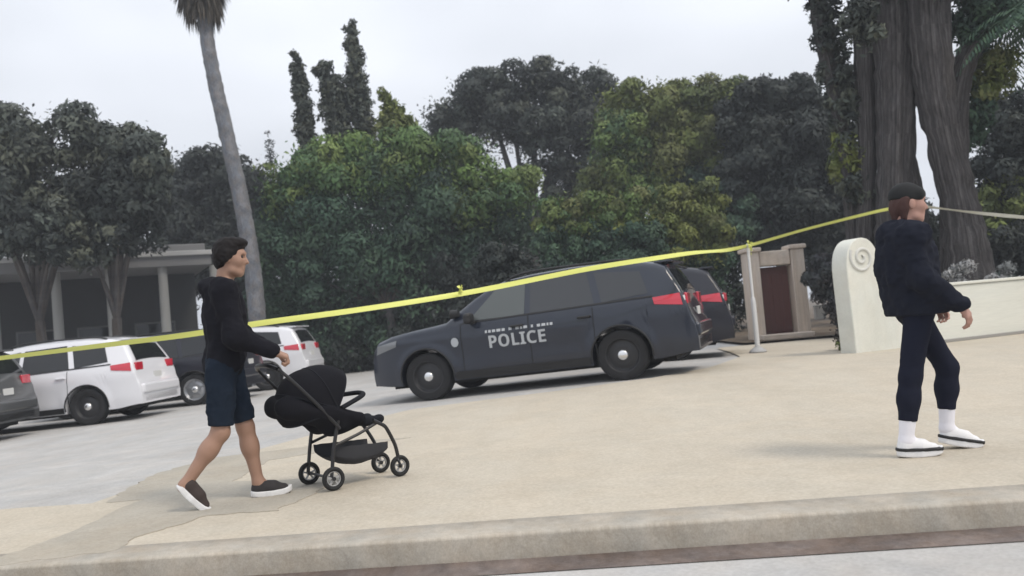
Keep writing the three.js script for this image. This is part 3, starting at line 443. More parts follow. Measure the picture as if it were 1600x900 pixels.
function makeCar(name, label, category, { paint, alloy, police, mirrors = true, cladding }) {
  const t = thing(name, label, category);
  mesh('body', carGeo, paint, t); const tint = police ? MP(0.042, 0.045, 0.05, 0.06, { ior: 1.5 }) : cm.glass, tintF = police ? MP(0.085, 0.095, 0.095, 0.05, { ior: 1.5 }) : cm.front;
  for (const s of [1, -1]) {
    mesh('front_side_window', flank([[-0.78, 1.16], [0.10, 1.155], [0.12, 1.63], [-0.36, 1.585]], s, 0.006), tintF, t);
    mesh('rear_side_window', flank([[0.19, 1.155], [1.16, 1.165], [1.06, 1.655], [0.20, 1.635]], s, 0.006), tint, t);
    mesh('quarter_window', flank([[1.27, 1.175], [1.94, 1.23], [1.84, 1.565], [1.17, 1.64]], s, 0.006), tint, t);
    mesh('beltline_trim', flank([[-0.92, 1.125], [2.0, 1.165], [2.0, 1.19], [-0.86, 1.148]], s, 0.009, 0.012, 30, 1), cm.trim, t);
    for (const x of [-0.92, 0.15, 1.12]) mesh('door_seam', flank([[x, 0.40], [x + 0.012, 0.40], [x + 0.012, 1.13], [x, 1.13]], s, 0.0025, 0.004, 1, 14), cm.under, t);
    mesh('sill_trim', flank([[-1.06, 0.285], [1.02, 0.285], [1.02, 0.40], [-1.06, 0.40]], s, 0.014, 0.02, 20, 3), cladding || cm.trim, t);
    for (const x of [-0.02, 1.0]) mesh('door_handle', rbox(0.2, 0.035, 0.05, 0.014, x, 1.0, s * (carHalf(x, 1.0) + 0.02)), police ? cm.trim : paint, t);
    mesh('headlight', flank([[-2.40, 0.80], [-2.0, 0.9], [-1.98, 1.0], [-2.36, 0.94]], s, 0.008), cm.lamp, t);
    const tl = mesh('tail_light', flank([[2.02, 1.055], [2.405, 1.0], [2.375, 1.175], [2.0, 1.155]], s, 0.012), cm.red, t);
    mesh('lamp_face', rbox(0.05, 0.17, 0.3, 0.02, 2.445, 1.085, s * 0.68), cm.red, tl); mesh('reversing_lamp', rbox(0.03, 0.12, 0.06, 0.012, 2.425, 1.075, s * 0.845), cm.white, tl);
    mesh('roof_rail', new THREE.TubeGeometry(new THREE.CatmullRomCurve3([V(-0.2, 1.70, s * 0.66), V(0.0, 1.775, s * 0.67), V(1.0, 1.79, s * 0.67), V(1.7, 1.755, s * 0.66), V(1.85, 1.70, s * 0.65)]), 24, 0.018, 8), cm.trim, t);
    if (mirrors) { const mr = mesh('wing_mirror', rbox(0.12, 0.17, 0.22, 0.05, -0.72, 1.2, s * 1.06), police ? cm.trim : paint, t); mesh('mirror_arm', rbox(0.08, 0.05, 0.14, 0.02, -0.70, 1.13, s * 0.95), cm.trim, mr); }
    AX.forEach(a => mesh('arch_trim', new THREE.TubeGeometry(new THREE.CatmullRomCurve3(Array.from({ length: 19 }, (_, k) => { const q = lerp(-0.12, Math.PI + 0.12, k / 18), x = a + Math.cos(q) * (AR + 0.012), y = WR + Math.sin(q) * (AR + 0.012); return V(x, y, s * (carHalf(x, y) - 0.006)); })), 36, 0.016, 6), cm.trim, t));
  }
  mesh('windscreen', over(-1.13, -0.44, 0.9, 0.93, 0.006), cm.front, t);
  mesh('rear_window', over(2.235, 2.40, 0.84, 0.86, 0.008), cm.glass, t);
  mesh('rear_spoiler', rbox(0.26, 0.035, 1.3, 0.015, 2.17, 1.665, 0), paint, t);
  mesh('grille', rbox(0.05, 0.26, 1.1, 0.02, -2.515, 0.76, 0), cm.trim, t);
  mesh('front_bumper', rbox(0.1, 0.26, 1.46, 0.04, -2.49, 0.44, 0), cm.trim, t);
  mesh('rear_bumper', rbox(0.14, 0.2, 1.62, 0.05, 2.52, 0.62, 0), paint, t);
  mesh('bumper_valance', rbox(0.1, 0.2, 1.5, 0.04, 2.5, 0.42, 0), cm.trim, t);
  mesh('licence_plate', rbox(0.02, 0.15, 0.32, 0.005, 2.50, 0.87, 0), cm.plate, t);
  mesh('underside', box(4.4, 0.1, 1.5, 0, 0.27, 0), cm.under, t);
  for (const a of AX) for (const s of [1, -1]) {
    const w = subgroup('wheel', t); w.position.set(a, WR, s * 0.845); if (s < 0) w.rotation.y = Math.PI;
    mesh('tyre', tyreGeo, cm.tyre, w); mesh('rim', rimGeo, alloy ? cm.alloy : cm.rim, w); if (alloy) mesh('spokes', spokeGeo, cm.alloy, w); mesh('hub_cap', hubGeo, cm.hub, w);
  }
  if (police) {
    const put = (name, txt, size, x0, y0, slope, s) => {
      const g = new TextGeometry(txt, { font, size, depth: 0.003, curveSegments: 4 }); const p = g.attributes.position; g.computeBoundingBox(); const W = g.boundingBox.max.x;
      for (let i = 0; i < p.count; i++) { let x = p.getX(i); const y = p.getY(i) + y0 + x * slope; const X = s > 0 ? x0 + x : x0 + W - x; p.setXYZ(i, X, y, s * (carHalf(X, y) + 0.004 + p.getZ(i))); }
      g.computeVertexNormals(); mesh(name, g, cm.letter, t);
    };
    for (const s of [1, -1]) {
      put('door_lettering', 'POLICE', 0.19, -0.5, 0.71, 0.0, s);
      const g = []; const r = rng(8); let x = -0.52; while (x < 0.5) { const w = 0.025 + r() * 0.045; g.push(flank([[x, 0.945], [x + w, 0.945], [x + w, 0.985], [x, 0.985]], s, 0.004, 0.003, 2, 1)); x += w + 0.02 + (r() < 0.2 ? 0.04 : 0); } mesh('small_marking_band', mergeGeometries(g), cm.letter, t).userData.kind = 'stuff';
      const sh = new THREE.CircleGeometry(0.06, 20), p = sh.attributes.position; for (let i = 0; i < p.count; i++) { const X = -1.02 + p.getX(i), Y = 0.86 + p.getY(i) * 1.2; p.setXYZ(i, X, Y, s * (carHalf(X, Y) + 0.005)); } mesh('fender_glint', sh, cm.letter, t);  // small reflection on the front fender, drawn as a pale disc
    }
    mesh('spotlight', new THREE.CylinderGeometry(0.075, 0.055, 0.12, 18).rotateZ(Math.PI / 2).translate(-0.98, 1.3, 0.93), cm.trim, t); 
  }
  return t;
}
const up = V(0, 1, 0);
function park(car, x, z, yaw) { car.scale.set(1, 0.965, 1); car.position.set(x, gh(x, z) - 0.02, z); car.quaternion.setFromAxisAngle(up, -yaw); const sl = (gh(x + 1.4, z) - gh(x - 1.4, z)) / 2.8; car.quaternion.premultiply(new THREE.Quaternion().setFromAxisAngle(V(0, 0, 1), Math.atan(sl))); car.position.y = (gh(x + 1.4, z) + gh(x - 1.4, z)) / 2 - 0.02; }
const paintW = MP(0.74, 0.74, 0.77, 0.35, { clearcoat: 1, clearcoatRoughness: 0.05 }), paintP = MP(0.011, 0.016, 0.030, 0.4, { specularIntensity: 0.5, clearcoat: 0.9, clearcoatRoughness: 0.06 }), paintN = MP(0.012, 0.013, 0.022, 0.45, { specularIntensity: 0.5, clearcoat: 0.55, clearcoatRoughness: 0.06 }), paintG = MP(0.06, 0.063, 0.065, 0.4, { clearcoat: 0.8, clearcoatRoughness: 0.1 });
const CAR = { // where the middle of each car stands, by depth
  patrol: [848, 13.9, 0.32], white: [62, 18.4, 0.05], navy: [232, 21.2, 0.05], white2: [350, 24.5, 0.04], grey: [-205, 16, 0.0], black: [940, 17.2, 0.25] };
const spot = k => { const p = at(CAR[k][0], 560, CAR[k][1]); return [p.x, p.z, CAR[k][2]]; };
park(makeCar('patrol_car', 'black police patrol SUV with white door lettering, parked behind the tape', 'car', { paint: paintP, police: true }), ...spot('patrol'));
park(makeCar('white_suv', 'white SUV with dark wheels parked at the left, nearest white one', 'car', { paint: paintW, mirrors: true }), ...spot('white'));
park(makeCar('dark_suv', 'navy SUV mostly hidden between the white SUV and the walking man', 'car', { paint: paintN, alloy: true }), ...spot('navy'));
park(makeCar('white_suv', 'farther white SUV just right of the walking man', 'car', { paint: paintW }), ...spot('white2'));
park(makeCar('dark_suv', 'dark grey SUV cut off by the left edge of the picture', 'car', { paint: paintG }), ...spot('grey'));
park(makeCar('dark_suv', 'black SUV behind the tail of the patrol car', 'car', { paint: paintN, alloy: true }), ...spot('black'));

// ---------------------------------------------------------------- barrier tape
function ribbon(points, width, twist, seg = 240) {
  const c = new THREE.CatmullRomCurve3(points), pos = [], idx = [];
  for (let i = 0; i <= seg; i++) {
    const t = i / seg, p = c.getPointAt(t), T = c.getTangentAt(t), U = V(0, 1, 0).addScaledVector(T, -T.y).normalize(), W = T.clone().cross(U), a = twist(t), w = width / 2;
    const e = U.multiplyScalar(Math.cos(a) * w).addScaledVector(W, Math.sin(a) * w), n = T.clone().cross(e).normalize().multiplyScalar(0.0008), cup = n.clone().multiplyScalar(4 * Math.sin(t * 60));
    for (const f of [1, -1]) for (const q of [1, 0, -1]) { const v = p.clone().addScaledVector(e, q).addScaledVector(n, f); if (q === 0) v.add(cup); pos.push(v.x, v.y, v.z); }
  }
  for (let i = 0; i < seg; i++) { const a = i * 6, b = a + 6; for (const [u, v] of [[0, 1], [1, 2], [2, 5], [5, 4], [4, 3], [3, 0]]) idx.push(a + u, b + u, a + v, b + u, b + v, a + v); }
  const g = new THREE.BufferGeometry(); g.setAttribute('position', new THREE.Float32BufferAttribute(pos, 3)); g.setIndex(idx); g.computeVertexNormals(); return g;
}
{
  const ym = M(0.72, 0.75, 0.2, 0.5);
  const post = at(1168, 384, PD);
  const P = [at(-260, 590, 8.6), at(-20, 562, 8.8), at(150, 541, 9.0), at(300, 522, 9.3), at(400, 506, 9.5), at(560, 484, 9.9), at(720, 459, 10.4), at(920, 420, 11.2), at(1060, 398, 12), post, at(1260, 358, 16.4), at(1372, 330, 17.0), at(1404, 324, 17.5)];
  const t = thing('barrier_tape', 'long yellow barrier tape stretched across the street to the fig tree', 'tape', P[0].clone());
  const o = P[0]; mesh('ribbon', ribbon(P.map(p => p.clone().sub(o)), 0.062, u => 0.35 * Math.sin(u * 17) + 0.5 * Math.sin(u * 7 + 1), 320), ym, t);
  for (const [q, s] of [[post, 1], [P[6], 0.7]]) { const g = []; const r = rng(4 + s * 10); for (let i = 0; i < 5; i++) { const a = q.clone().sub(o).add(V(0, 0, 0.05)), b = a.clone().add(V((r() - 0.5) * 0.24 * s, (r() - 0.6) * 0.3 * s, 0.05 + r() * 0.06)); g.push(ribbon([a, a.clone().lerp(b, 0.5).add(V(0.03 * r(), 0.04, 0)), b], 0.035, u => u * 4 * (r() > 0.5 ? 1 : -1), 14)); } mesh('knot', mergeGeometries(g), ym, t); }
  const Q = [at(1440, 322, 16.4), at(1480, 327, 16.5), at(1540, 334, 16.3), at(1620, 341, 16.0), at(1800, 352, 15.5)], t2 = thing('barrier_tape', 'pale tape running from the fig trunk to the right edge', 'tape', Q[0].clone());
  mesh('ribbon', ribbon(Q.map(p => p.clone().sub(Q[0])), 0.07, u => 0.9 + 0.4 * Math.sin(u * 12), 90), M(0.7, 0.7, 0.62, 0.45), t2);
}

// ---------------------------------------------------------------- people: signed-distance figures meshed with surface nets
function nets(f, mn, mx, h) {
  const n = [0, 1, 2].map(i => Math.ceil((mx[i] - mn[i]) / h) + 2), [nx, ny, nz] = n, val = new Float32Array(nx * ny * nz), id = (i, j, k) => (k * ny + j) * nx + i;
  for (let k = 0; k < nz; k++) for (let j = 0; j < ny; j++) for (let i = 0; i < nx; i++) val[id(i, j, k)] = f(mn[0] + i * h, mn[1] + j * h, mn[2] + k * h);
  const vid = new Int32Array(nx * ny * nz).fill(-1), pos = [], idx = [];
  const E = [[0, 1], [2, 3], [4, 5], [6, 7], [0, 2], [1, 3], [4, 6], [5, 7], [0, 4], [1, 5], [2, 6], [3, 7]];
  for (let k = 0; k < nz - 1; k++) for (let j = 0; j < ny - 1; j++) for (let i = 0; i < nx - 1; i++) {
    const b0 = (k * ny + j) * nx + i, s0 = val[b0] < 0; if (s0 === (val[b0 + 1] < 0) && s0 === (val[b0 + nx] < 0) && s0 === (val[b0 + nx + 1] < 0) && s0 === (val[b0 + nx * ny] < 0) && s0 === (val[b0 + nx * ny + 1] < 0) && s0 === (val[b0 + nx * ny + nx] < 0) && s0 === (val[b0 + nx * ny + nx + 1] < 0)) continue;
    const c = [0, 1, 2, 3, 4, 5, 6, 7].map(q => val[id(i + (q & 1), j + ((q >> 1) & 1), k + (q >> 2))]); let x = 0, y = 0, z = 0, m = 0;
    for (const [a, b] of E) if ((c[a] < 0) !== (c[b] < 0)) { const t = c[a] / (c[a] - c[b]); x += (a & 1) + t * ((b & 1) - (a & 1)); y += ((a >> 1) & 1) + t * (((b >> 1) & 1) - ((a >> 1) & 1)); z += (a >> 2) + t * ((b >> 2) - (a >> 2)); m++; }
    vid[id(i, j, k)] = pos.length / 3; pos.push(mn[0] + (i + x / m) * h, mn[1] + (j + y / m) * h, mn[2] + (k + z / m) * h);
  }
  const quad = (a, b, c, d, flip) => { if (a < 0 || b < 0 || c < 0 || d < 0) return; flip ? idx.push(a, c, b, a, d, c) : idx.push(a, b, c, a, c, d); };
  for (let k = 1; k < nz - 1; k++) for (let j = 1; j < ny - 1; j++) for (let i = 1; i < nx - 1; i++) {
    const v = val[id(i, j, k)] < 0;
    if (v !== (val[id(i + 1, j, k)] < 0)) quad(vid[id(i, j - 1, k - 1)], vid[id(i, j, k - 1)], vid[id(i, j, k)], vid[id(i, j - 1, k)], !v);
    if (v !== (val[id(i, j + 1, k)] < 0)) quad(vid[id(i - 1, j, k - 1)], vid[id(i - 1, j, k)], vid[id(i, j, k)], vid[id(i, j, k - 1)], !v);
    if (v !== (val[id(i, j, k + 1)] < 0)) quad(vid[id(i - 1, j - 1, k)], vid[id(i, j - 1, k)], vid[id(i, j, k)], vid[id(i - 1, j, k)], !v);
  }
  const g = new THREE.BufferGeometry(); g.setAttribute('position', new THREE.Float32BufferAttribute(pos, 3)); g.setIndex(idx); g.computeVertexNormals(); return g;
}
const cap = (a, b, ra, rb = ra) => ({ a, b, ra, rb }), ell = (c, r) => ({ c, r });
function dist(P, x, y, z) {
  if (P.c) { const X = (x - P.c[0]) / P.r[0], Y = (y - P.c[1]) / P.r[1], Z = (z - P.c[2]) / P.r[2], k = Math.sqrt(X * X + Y * Y + Z * Z), X2 = X / P.r[0], Y2 = Y / P.r[1], Z2 = Z / P.r[2]; return k < 1e-6 ? -Math.min(...P.r) : k * (k - 1) / Math.sqrt(X2 * X2 + Y2 * Y2 + Z2 * Z2); }
  const ax = P.a[0], ay = P.a[1], az = P.a[2], bx = P.b[0] - ax, by = P.b[1] - ay, bz = P.b[2] - az, t = clamp(((x - ax) * bx + (y - ay) * by + (z - az) * bz) / (bx * bx + by * by + bz * bz + 1e-9), 0, 1);
  return Math.hypot(x - ax - bx * t, y - ay - by * t, z - az - bz * t) - lerp(P.ra, P.rb, t);
}
const smin = (a, b, k) => { const h = Math.max(k - Math.abs(a - b), 0) / k; return Math.min(a, b) - h * h * k * 0.25; };
const union = (prims, k) => (x, y, z) => { let d = 1e3; for (const p of prims) d = smin(d, dist(p, x, y, z), k); return d; };
function bounds(prims, pad) { const mn = [9, 9, 9], mx = [-9, -9, -9]; for (const p of prims) for (const [c, r] of p.c ? [[p.c, p.r]] : [[p.a, [p.ra, p.ra, p.ra]], [p.b, [p.rb, p.rb, p.rb]]]) for (let i = 0; i < 3; i++) { mn[i] = Math.min(mn[i], c[i] - r[i] - pad); mx[i] = Math.max(mx[i], c[i] + r[i] + pad); } return [mn, mx]; }
function blob(prims, k, h, mod) { const u = union(prims, k), [mn, mx] = bounds(prims, 3 * h + 0.02); return nets(mod ? (x, y, z) => mod(u(x, y, z), x, y, z) : u, mn, mx, h); }
const mix3 = (a, b, t) => [lerp(a[0], b[0], t), lerp(a[1], b[1], t), lerp(a[2], b[2], t)];
const cutPlane = (o, nrm) => (x, y, z) => (x - o[0]) * nrm[0] + (y - o[1]) * nrm[1] + (z - o[2]) * nrm[2];
const unit = (a, b) => { const d = [b[0] - a[0], b[1] - a[1], b[2] - a[2]], l = Math.hypot(...d); return d.map(v => v / l); };

function headGeo(M4) {           // x forward, y up, origin at the ear line
  const P = [ell([-0.012, 0.035, 0], [0.098, 0.098, 0.077]), ell([0.03, -0.03, 0], [0.066, 0.086, 0.06]), cap([0.055, -0.098, -0.012], [0.055, -0.098, 0.012], 0.022), cap([0.02, -0.085, 0.042], [0.05, -0.095, 0.02], 0.02), cap([0.02, -0.085, -0.042], [0.05, -0.095, -0.02], 0.02), ell([0.06, -0.015, 0.036], [0.03, 0.028, 0.024]), ell([0.06, -0.015, -0.036], [0.03, 0.028, 0.024]), cap([0.078, 0.035, -0.03], [0.078, 0.035, 0.03], 0.014)];
  const Q = [cap([0.086, 0.022, 0], [0.108, -0.026, 0], 0.008, 0.013), cap([0.09, -0.03, 0.012], [0.09, -0.03, -0.012], 0.009), cap([0.078, -0.058, -0.02], [0.078, -0.058, 0.02], 0.01), cap([0.076, -0.071, -0.016], [0.076, -0.071, 0.016], 0.011), ell([-0.008, -0.004, 0.077], [0.02, 0.033, 0.01]), ell([-0.008, -0.004, -0.077], [0.02, 0.033, 0.01])];
  const neck = cap([-0.03, -0.03, 0], [-0.05, -0.2, 0], 0.056, 0.062), u = union(P, 0.03);
  const f = (x, y, z) => { let d = u(x, y, z); for (const s of [-1, 1]) { const e = dist(ell([0.09, 0.012, s * 0.031], [0.016, 0.014, 0.02]), x, y, z); d = -smin(-d, e, 0.012); } for (const q of Q) d = smin(d, dist(q, x, y, z), 0.01); return smin(d, dist(neck, x, y, z), 0.03); };
  return nets(f, [-0.15, -0.27, -0.12], [0.15, 0.16, 0.12], 0.0042).applyMatrix4(M4);
}
function handGeo(wrist, dir, normal, curl, thumbSide, scale = 1) {     // dir: wrist to knuckles; normal: out of the back of the hand
  const D = V(...dir).normalize(), Nn = V(...normal).addScaledVector(D, -V(...normal).dot(D)).normalize(), S = D.clone().cross(Nn), P = [];
  const W = (u, v, n) => { const p = V(...wrist).addScaledVector(D, u * scale).addScaledVector(S, v * scale).addScaledVector(Nn, n * scale); return [p.x, p.y, p.z]; };
  for (const v of [-0.026, -0.009, 0.009, 0.026]) P.push(cap(W(0.0, v * 0.7, 0), W(0.085, v, 0), 0.016 * scale, 0.013 * scale));
  P.push(cap(W(-0.05, 0, 0), W(0.01, 0, 0), 0.027 * scale, 0.024 * scale));
  const palm = P.length, F = [];
  [[-0.03, 0.92], [-0.0105, 1.04], [0.0105, 1.0], [0.03, 0.8]].forEach(([v, l], i) => {
    const vv = thumbSide > 0 ? -v : v; let u = 0.09, n = 0, a = curl[0] + i * 0.06, q = W(u, vv, n); const seg = [0.042, 0.028, 0.02];
    seg.forEach((s, k) => { u += Math.cos(a) * s * l; n -= Math.sin(a) * s * l; const e = W(u, vv * (1 + 0.06 * k), n); F.push(cap(q, e, (0.0088 - k * 0.0008) * scale, (0.008 - k * 0.0008) * scale)); q = e; a += curl[1]; });
  });
  const ts = thumbSide; let q = W(0.02, ts * 0.024, -0.006); for (const e of [W(0.045, ts * 0.046, -0.018), W(0.072, ts * 0.05, -0.034), W(0.092, ts * 0.042, -0.046)]) { F.push(cap(q, e, 0.0115 * scale, 0.0095 * scale)); q = e; }
  const all = [...P, ...F], u = union(P, 0.02), [mn, mx] = bounds(all, 0.015);
  return nets((x, y, z) => { let d = u(x, y, z); for (const s of F) d = smin(d, dist(s, x, y, z), 0.005); return d; }, mn, mx, 0.0042);
}
function shoe(parent, heel, toe, z, len, mUpper, mSole, roll = 0, mStripe) { // heel and toe ground contacts (x, y); a low trainer
  const a = Math.atan2(toe[1] - heel[1], toe[0] - heel[0]), M4 = new THREE.Matrix4().makeTranslation(heel[0], heel[1], z).multiply(new THREE.Matrix4().makeRotationY(roll)).multiply(new THREE.Matrix4().makeRotationZ(a));
  const k = len / 0.29, up = [cap([0.05 * k, 0.06, 0], [0.055 * k, 0.09, 0], 0.038, 0.036), cap([0.06 * k, 0.055, 0], [0.15 * k, 0.055, 0.004], 0.042, 0.043), cap([0.15 * k, 0.05, 0.004], [0.225 * k, 0.036, 0.004], 0.044, 0.036), cap([0.07 * k, 0.09, 0], [0.14 * k, 0.07, 0], 0.034, 0.036)];
  const u = union(up, 0.03), foot = union([cap([0.05 * k, 0, 0], [0.14 * k, 0, 0.004], 0.041, 0.043), cap([0.14 * k, 0, 0.004], [0.235 * k, 0, 0.006], 0.045, 0.04)], 0.02), h = 0.0055;
  const g = nets((x, y, z2) => Math.max(u(x, y, z2), 0.024 - y, y - 0.112 + 0.12 * Math.max(0, x - 0.06)), [-0.03, 0, -0.08], [0.32 * k, 0.16, 0.08], h).applyMatrix4(M4);
  const m = mesh('shoe', g, mUpper, parent);
  const s = nets((x, y, z2) => { const d = foot(x, 0, z2) - 0.006, e = Math.abs(y - 0.018 - 0.01 * sstep(0.1, 0.0, x) - 0.02 * Math.pow(clamp((x - 0.2 * k) / 0.08, 0, 1), 2)) - 0.018; return Math.hypot(Math.max(d + 0.006, 0), Math.max(e + 0.004, 0)) - 0.006 + Math.min(0, Math.max(d, e)); }, [-0.04, -0.02, -0.08], [0.34 * k, 0.1, 0.08], h).applyMatrix4(M4);
  mesh('sole', s, mSole, m);
  if (mStripe) { const st = nets((x, y, z2) => Math.max(foot(x, 0, z2) - 0.011, Math.abs(y - 0.045 + 0.05 * (x - 0.1)) - 0.010), [-0.04, 0, -0.09], [0.34 * k, 0.1, 0.09], h).applyMatrix4(M4); mesh('side_stripe', st, mStripe, m); }
}
function makePerson(label, J, o) {
  const t = thing('person', label, 'person'), skin = o.skin;
  const ls = o.legScale || 1, leg = s => [cap(J['hip' + s], J['kn' + s], 0.082 * ls, 0.054 * ls), cap(J['kn' + s], mix3(J['kn' + s], J['an' + s], 0.35), 0.052 * ls, 0.054 * ls), cap(mix3(J['kn' + s], J['an' + s], 0.3), J['an' + s], 0.054 * ls, 0.036), cap(J['an' + s], J['ball' + s], 0.032, 0.024)];
  const arm = s => [cap(J['sh' + s], J['el' + s], 0.05, 0.04), cap(J['el' + s], J['wr' + s], 0.041, 0.026)];
  const w = o.width || 1, tors = [ell(J.pelvis, [0.105, 0.12, 0.155 * w]), ell(mix3(J.pelvis, J.chest, 0.5), [0.095, 0.16, 0.135 * w]), ell(J.chest, [0.112, 0.18, 0.158 * w]), cap(J.shR, J.shL, 0.06, 0.06), cap(J.chest, J.neck, 0.07, 0.058)];
  const hm = new THREE.Matrix4().makeTranslation(...J.head).multiply(new THREE.Matrix4().makeRotationY(o.headYaw || 0)).multiply(new THREE.Matrix4().makeRotationZ(o.headPitch || 0)).multiply(new THREE.Matrix4().makeScale(o.headScale || 1, o.headScale || 1, o.headScale || 1));
  const bodyG = blob([...tors, ...leg('R'), ...leg('L'), ...arm('R'), ...arm('L')], 0.05, 0.012);
  const parts = [bodyG, headGeo(hm)]; for (const s of ['R', 'L']) parts.push(handGeo(J['wr' + s], o['hand' + s].dir, o['hand' + s].normal, o['hand' + s].curl, o['hand' + s].thumb));
  mesh('body', mergeGeometries(parts), skin, t);
  for (const s of [-1, 1]) mesh('eye', new THREE.SphereGeometry(0.011, 10, 8).translate(0.079, 0.012, s * 0.031).applyMatrix4(hm), M(0.05, 0.035, 0.03, 0.25), t);
  // clothing
  const fold = (amp, f, sd) => (x, y, z) => amp * N3(x * f + sd, y * f * 0.55, z * f) + amp * 0.6 * N3(x * f * 2.3, y * f * 1.4 + sd, z * f * 2.3) + amp * 0.35 * (0.5 - Math.abs(N3(x * f * 1.6 + y * f * 2.2, y * f * 2.6 - x * f, z * f * 1.5 + sd)) * 2);
  const fT = fold(o.fold || 0.012, 8, 3.3), topE = o.topInflate || 0.018, sl = o.sleeve ?? 1;
  const topP = [...tors.slice(0, 4).map(p => p.c ? ell(p.c, p.r.map(v => v + topE + 0.004 + (o.boxy || 0))) : cap(p.a, p.b, p.ra + topE, p.rb + topE)), cap(J.chest, mix3(J.chest, J.neck, 0.9), 0.085 + topE, 0.066 + topE * 0.6)];
  for (const s of ['R', 'L']) { topP.push(cap(J['sh' + s], J['el' + s], 0.05 + topE - (o.slim || 0), 0.045 + topE - (o.slim || 0))); if (sl > 0.5) topP.push(cap(J['el' + s], mix3(J['el' + s], J['wr' + s], sl), 0.046 + topE - (o.slim || 0), 0.034 + topE * 0.7)); }
  if (o.hood) topP.push(ell(o.hood, [0.075, 0.06, 0.1]));
  const hem = cutPlane(o.hem, [0, -1, 0]), head = cutPlane([J.neck[0], J.neck[1] + (o.collar || 0.015), 0], unit(J.neck, J.head));
  mesh(o.topName, blob(topP, 0.055, 0.011, (d, x, y, z) => Math.max(d + fT(x, y, z), hem(x, y, z), head(x, y, z) * (y > J.neck[1] - 0.1 ? 1 : 0) - (y > J.neck[1] - 0.1 ? 0 : 1))), o.topMat, t);
  const E = o.legInflate, lp = [ell(J.pelvis, [0.112 + E * 0.4, 0.125, 0.162 * w + E * 0.4])], ends = [], fL = fold(o.legFold || 0.006, 10, 8.1);
  for (const s of ['R', 'L']) { const H = J['hip' + s], K = J['kn' + s], A = J['an' + s]; lp.push(cap(H, K, 0.086 * ls + E, 0.056 * ls + E)); if (o.legEnd > 1) { lp.push(cap(K, mix3(K, A, 0.35), 0.055 * ls + E, 0.057 * ls + E)); lp.push(cap(mix3(K, A, 0.3), mix3(K, A, o.legEnd - 1 + 0.1), 0.057 * ls + E, 0.042 + E)); } const [p, q, e] = o.legEnd > 1 ? [K, A, o.legEnd - 1] : [H, K, o.legEnd]; ends.push([mix3(p, q, e), unit(p, q), s]); }
  mesh(o.bottomName, blob(lp, 0.04, 0.010, (d, x, y, z) => { let v = d + fL(x, y, z); for (const [c, n] of ends) { const dx = x - c[0], dy = y - c[1], dz = z - c[2], pl = dx * n[0] + dy * n[1] + dz * n[2]; if (Math.hypot(dx, dy, dz) < 0.24) v = Math.max(v, pl); } return Math.max(v, y - J.pelvis[1] - 0.13); }), o.bottomMat, t);
  return { t, hm };
}
const skinA = MP(0.34, 0.20, 0.14, 0.6), skinB = MP(0.42, 0.24, 0.19, 0.6), F = (r, g, b) => MP(r, g, b, 0.95, { specularIntensity: 0.25 }), noirTop = F(0.010, 0.010, 0.014), navyShort = F(0.012, 0.019, 0.032), hairM = MP(0.010, 0.008, 0.008, 0.7, { specularIntensity: 0.4 });
{ // the man walking to the right behind the stroller
  const J = { pelvis: [0.02, 0.97, 0], chest: [0.045, 1.27, 0], neck: [0.065, 1.50, 0], head: [0.115, 1.655, 0], shR: [0.05, 1.425, 0.185], shL: [0.06, 1.425, -0.185], elR: [0.10, 1.12, 0.235], elL: [0.12, 1.13, -0.235], wrR: [0.345, 0.99, 0.185], wrL: [0.36, 0.99, -0.185],
    hipR: [0.0, 0.92, 0.09], hipL: [0.03, 0.92, -0.09], knR: [-0.035, 0.49, 0.095], knL: [0.125, 0.49, -0.09], anR: [-0.285, 0.165, 0.10], anL: [0.185, 0.09, -0.09], ballR: [-0.185, 0.045, 0.10], ballL: [0.33, 0.04, -0.09] };
  const { t, hm } = makePerson('man in a black top and navy shorts pushing a stroller', J, { skin: skinA, headYaw: -0.25, headPitch: -0.08, handR: { dir: [0.75, -0.35, 0], normal: [0.3, 0.95, 0.1], curl: [0.9, 1.15], thumb: -1 }, handL: { dir: [0.75, -0.35, 0], normal: [0.3, 0.95, -0.1], curl: [0.9, 1.15], thumb: 1 },
    topName: 'sweatshirt', topMat: noirTop, topInflate: 0.03, sleeve: 0.93, hem: [0, 0.86, 0], fold: 0.016, hood: [-0.04, 1.47, 0], bottomName: 'shorts', bottomMat: navyShort, legInflate: 0.022, legEnd: 0.9, legFold: 0.014 });
  const hs = [ell([-0.02, 0.055, 0], [0.108, 0.098, 0.088]), ell([-0.055, 0.0, 0], [0.07, 0.09, 0.082]), ell([0.05, 0.108, 0], [0.06, 0.038, 0.062]), cap([-0.005, 0.03, 0.078], [-0.008, -0.01, 0.079], 0.016), cap([-0.005, 0.03, -0.078], [-0.008, -0.01, -0.079], 0.016)];
  mesh('hair', blob(hs, 0.03, 0.006, (d, x, y, z) => Math.max(d + 0.006 * N3(x * 40, y * 40, z * 40), -(0.085 - x) + 0.0 - (y > 0.085 ? 1 : 0), x - 0.055 - Math.max(0, y - 0.05) * 1.4)).applyMatrix4(hm), hairM, t);
  const up1 = M(0.045, 0.032, 0.028, 0.85), sol = M(0.72, 0.72, 0.72, 0.6), up2 = M(0.03, 0.027, 0.028, 0.85);
  shoe(t, [-0.345, 0.17], [-0.155, -0.045], 0.10, 0.285, up1, sol); shoe(t, [0.125, 0.0], [0.42, 0.004], -0.09, 0.29, up2, sol);
  const g = ground(362, 786); t.position.copy(g); t.rotation.y = 0.30;
}
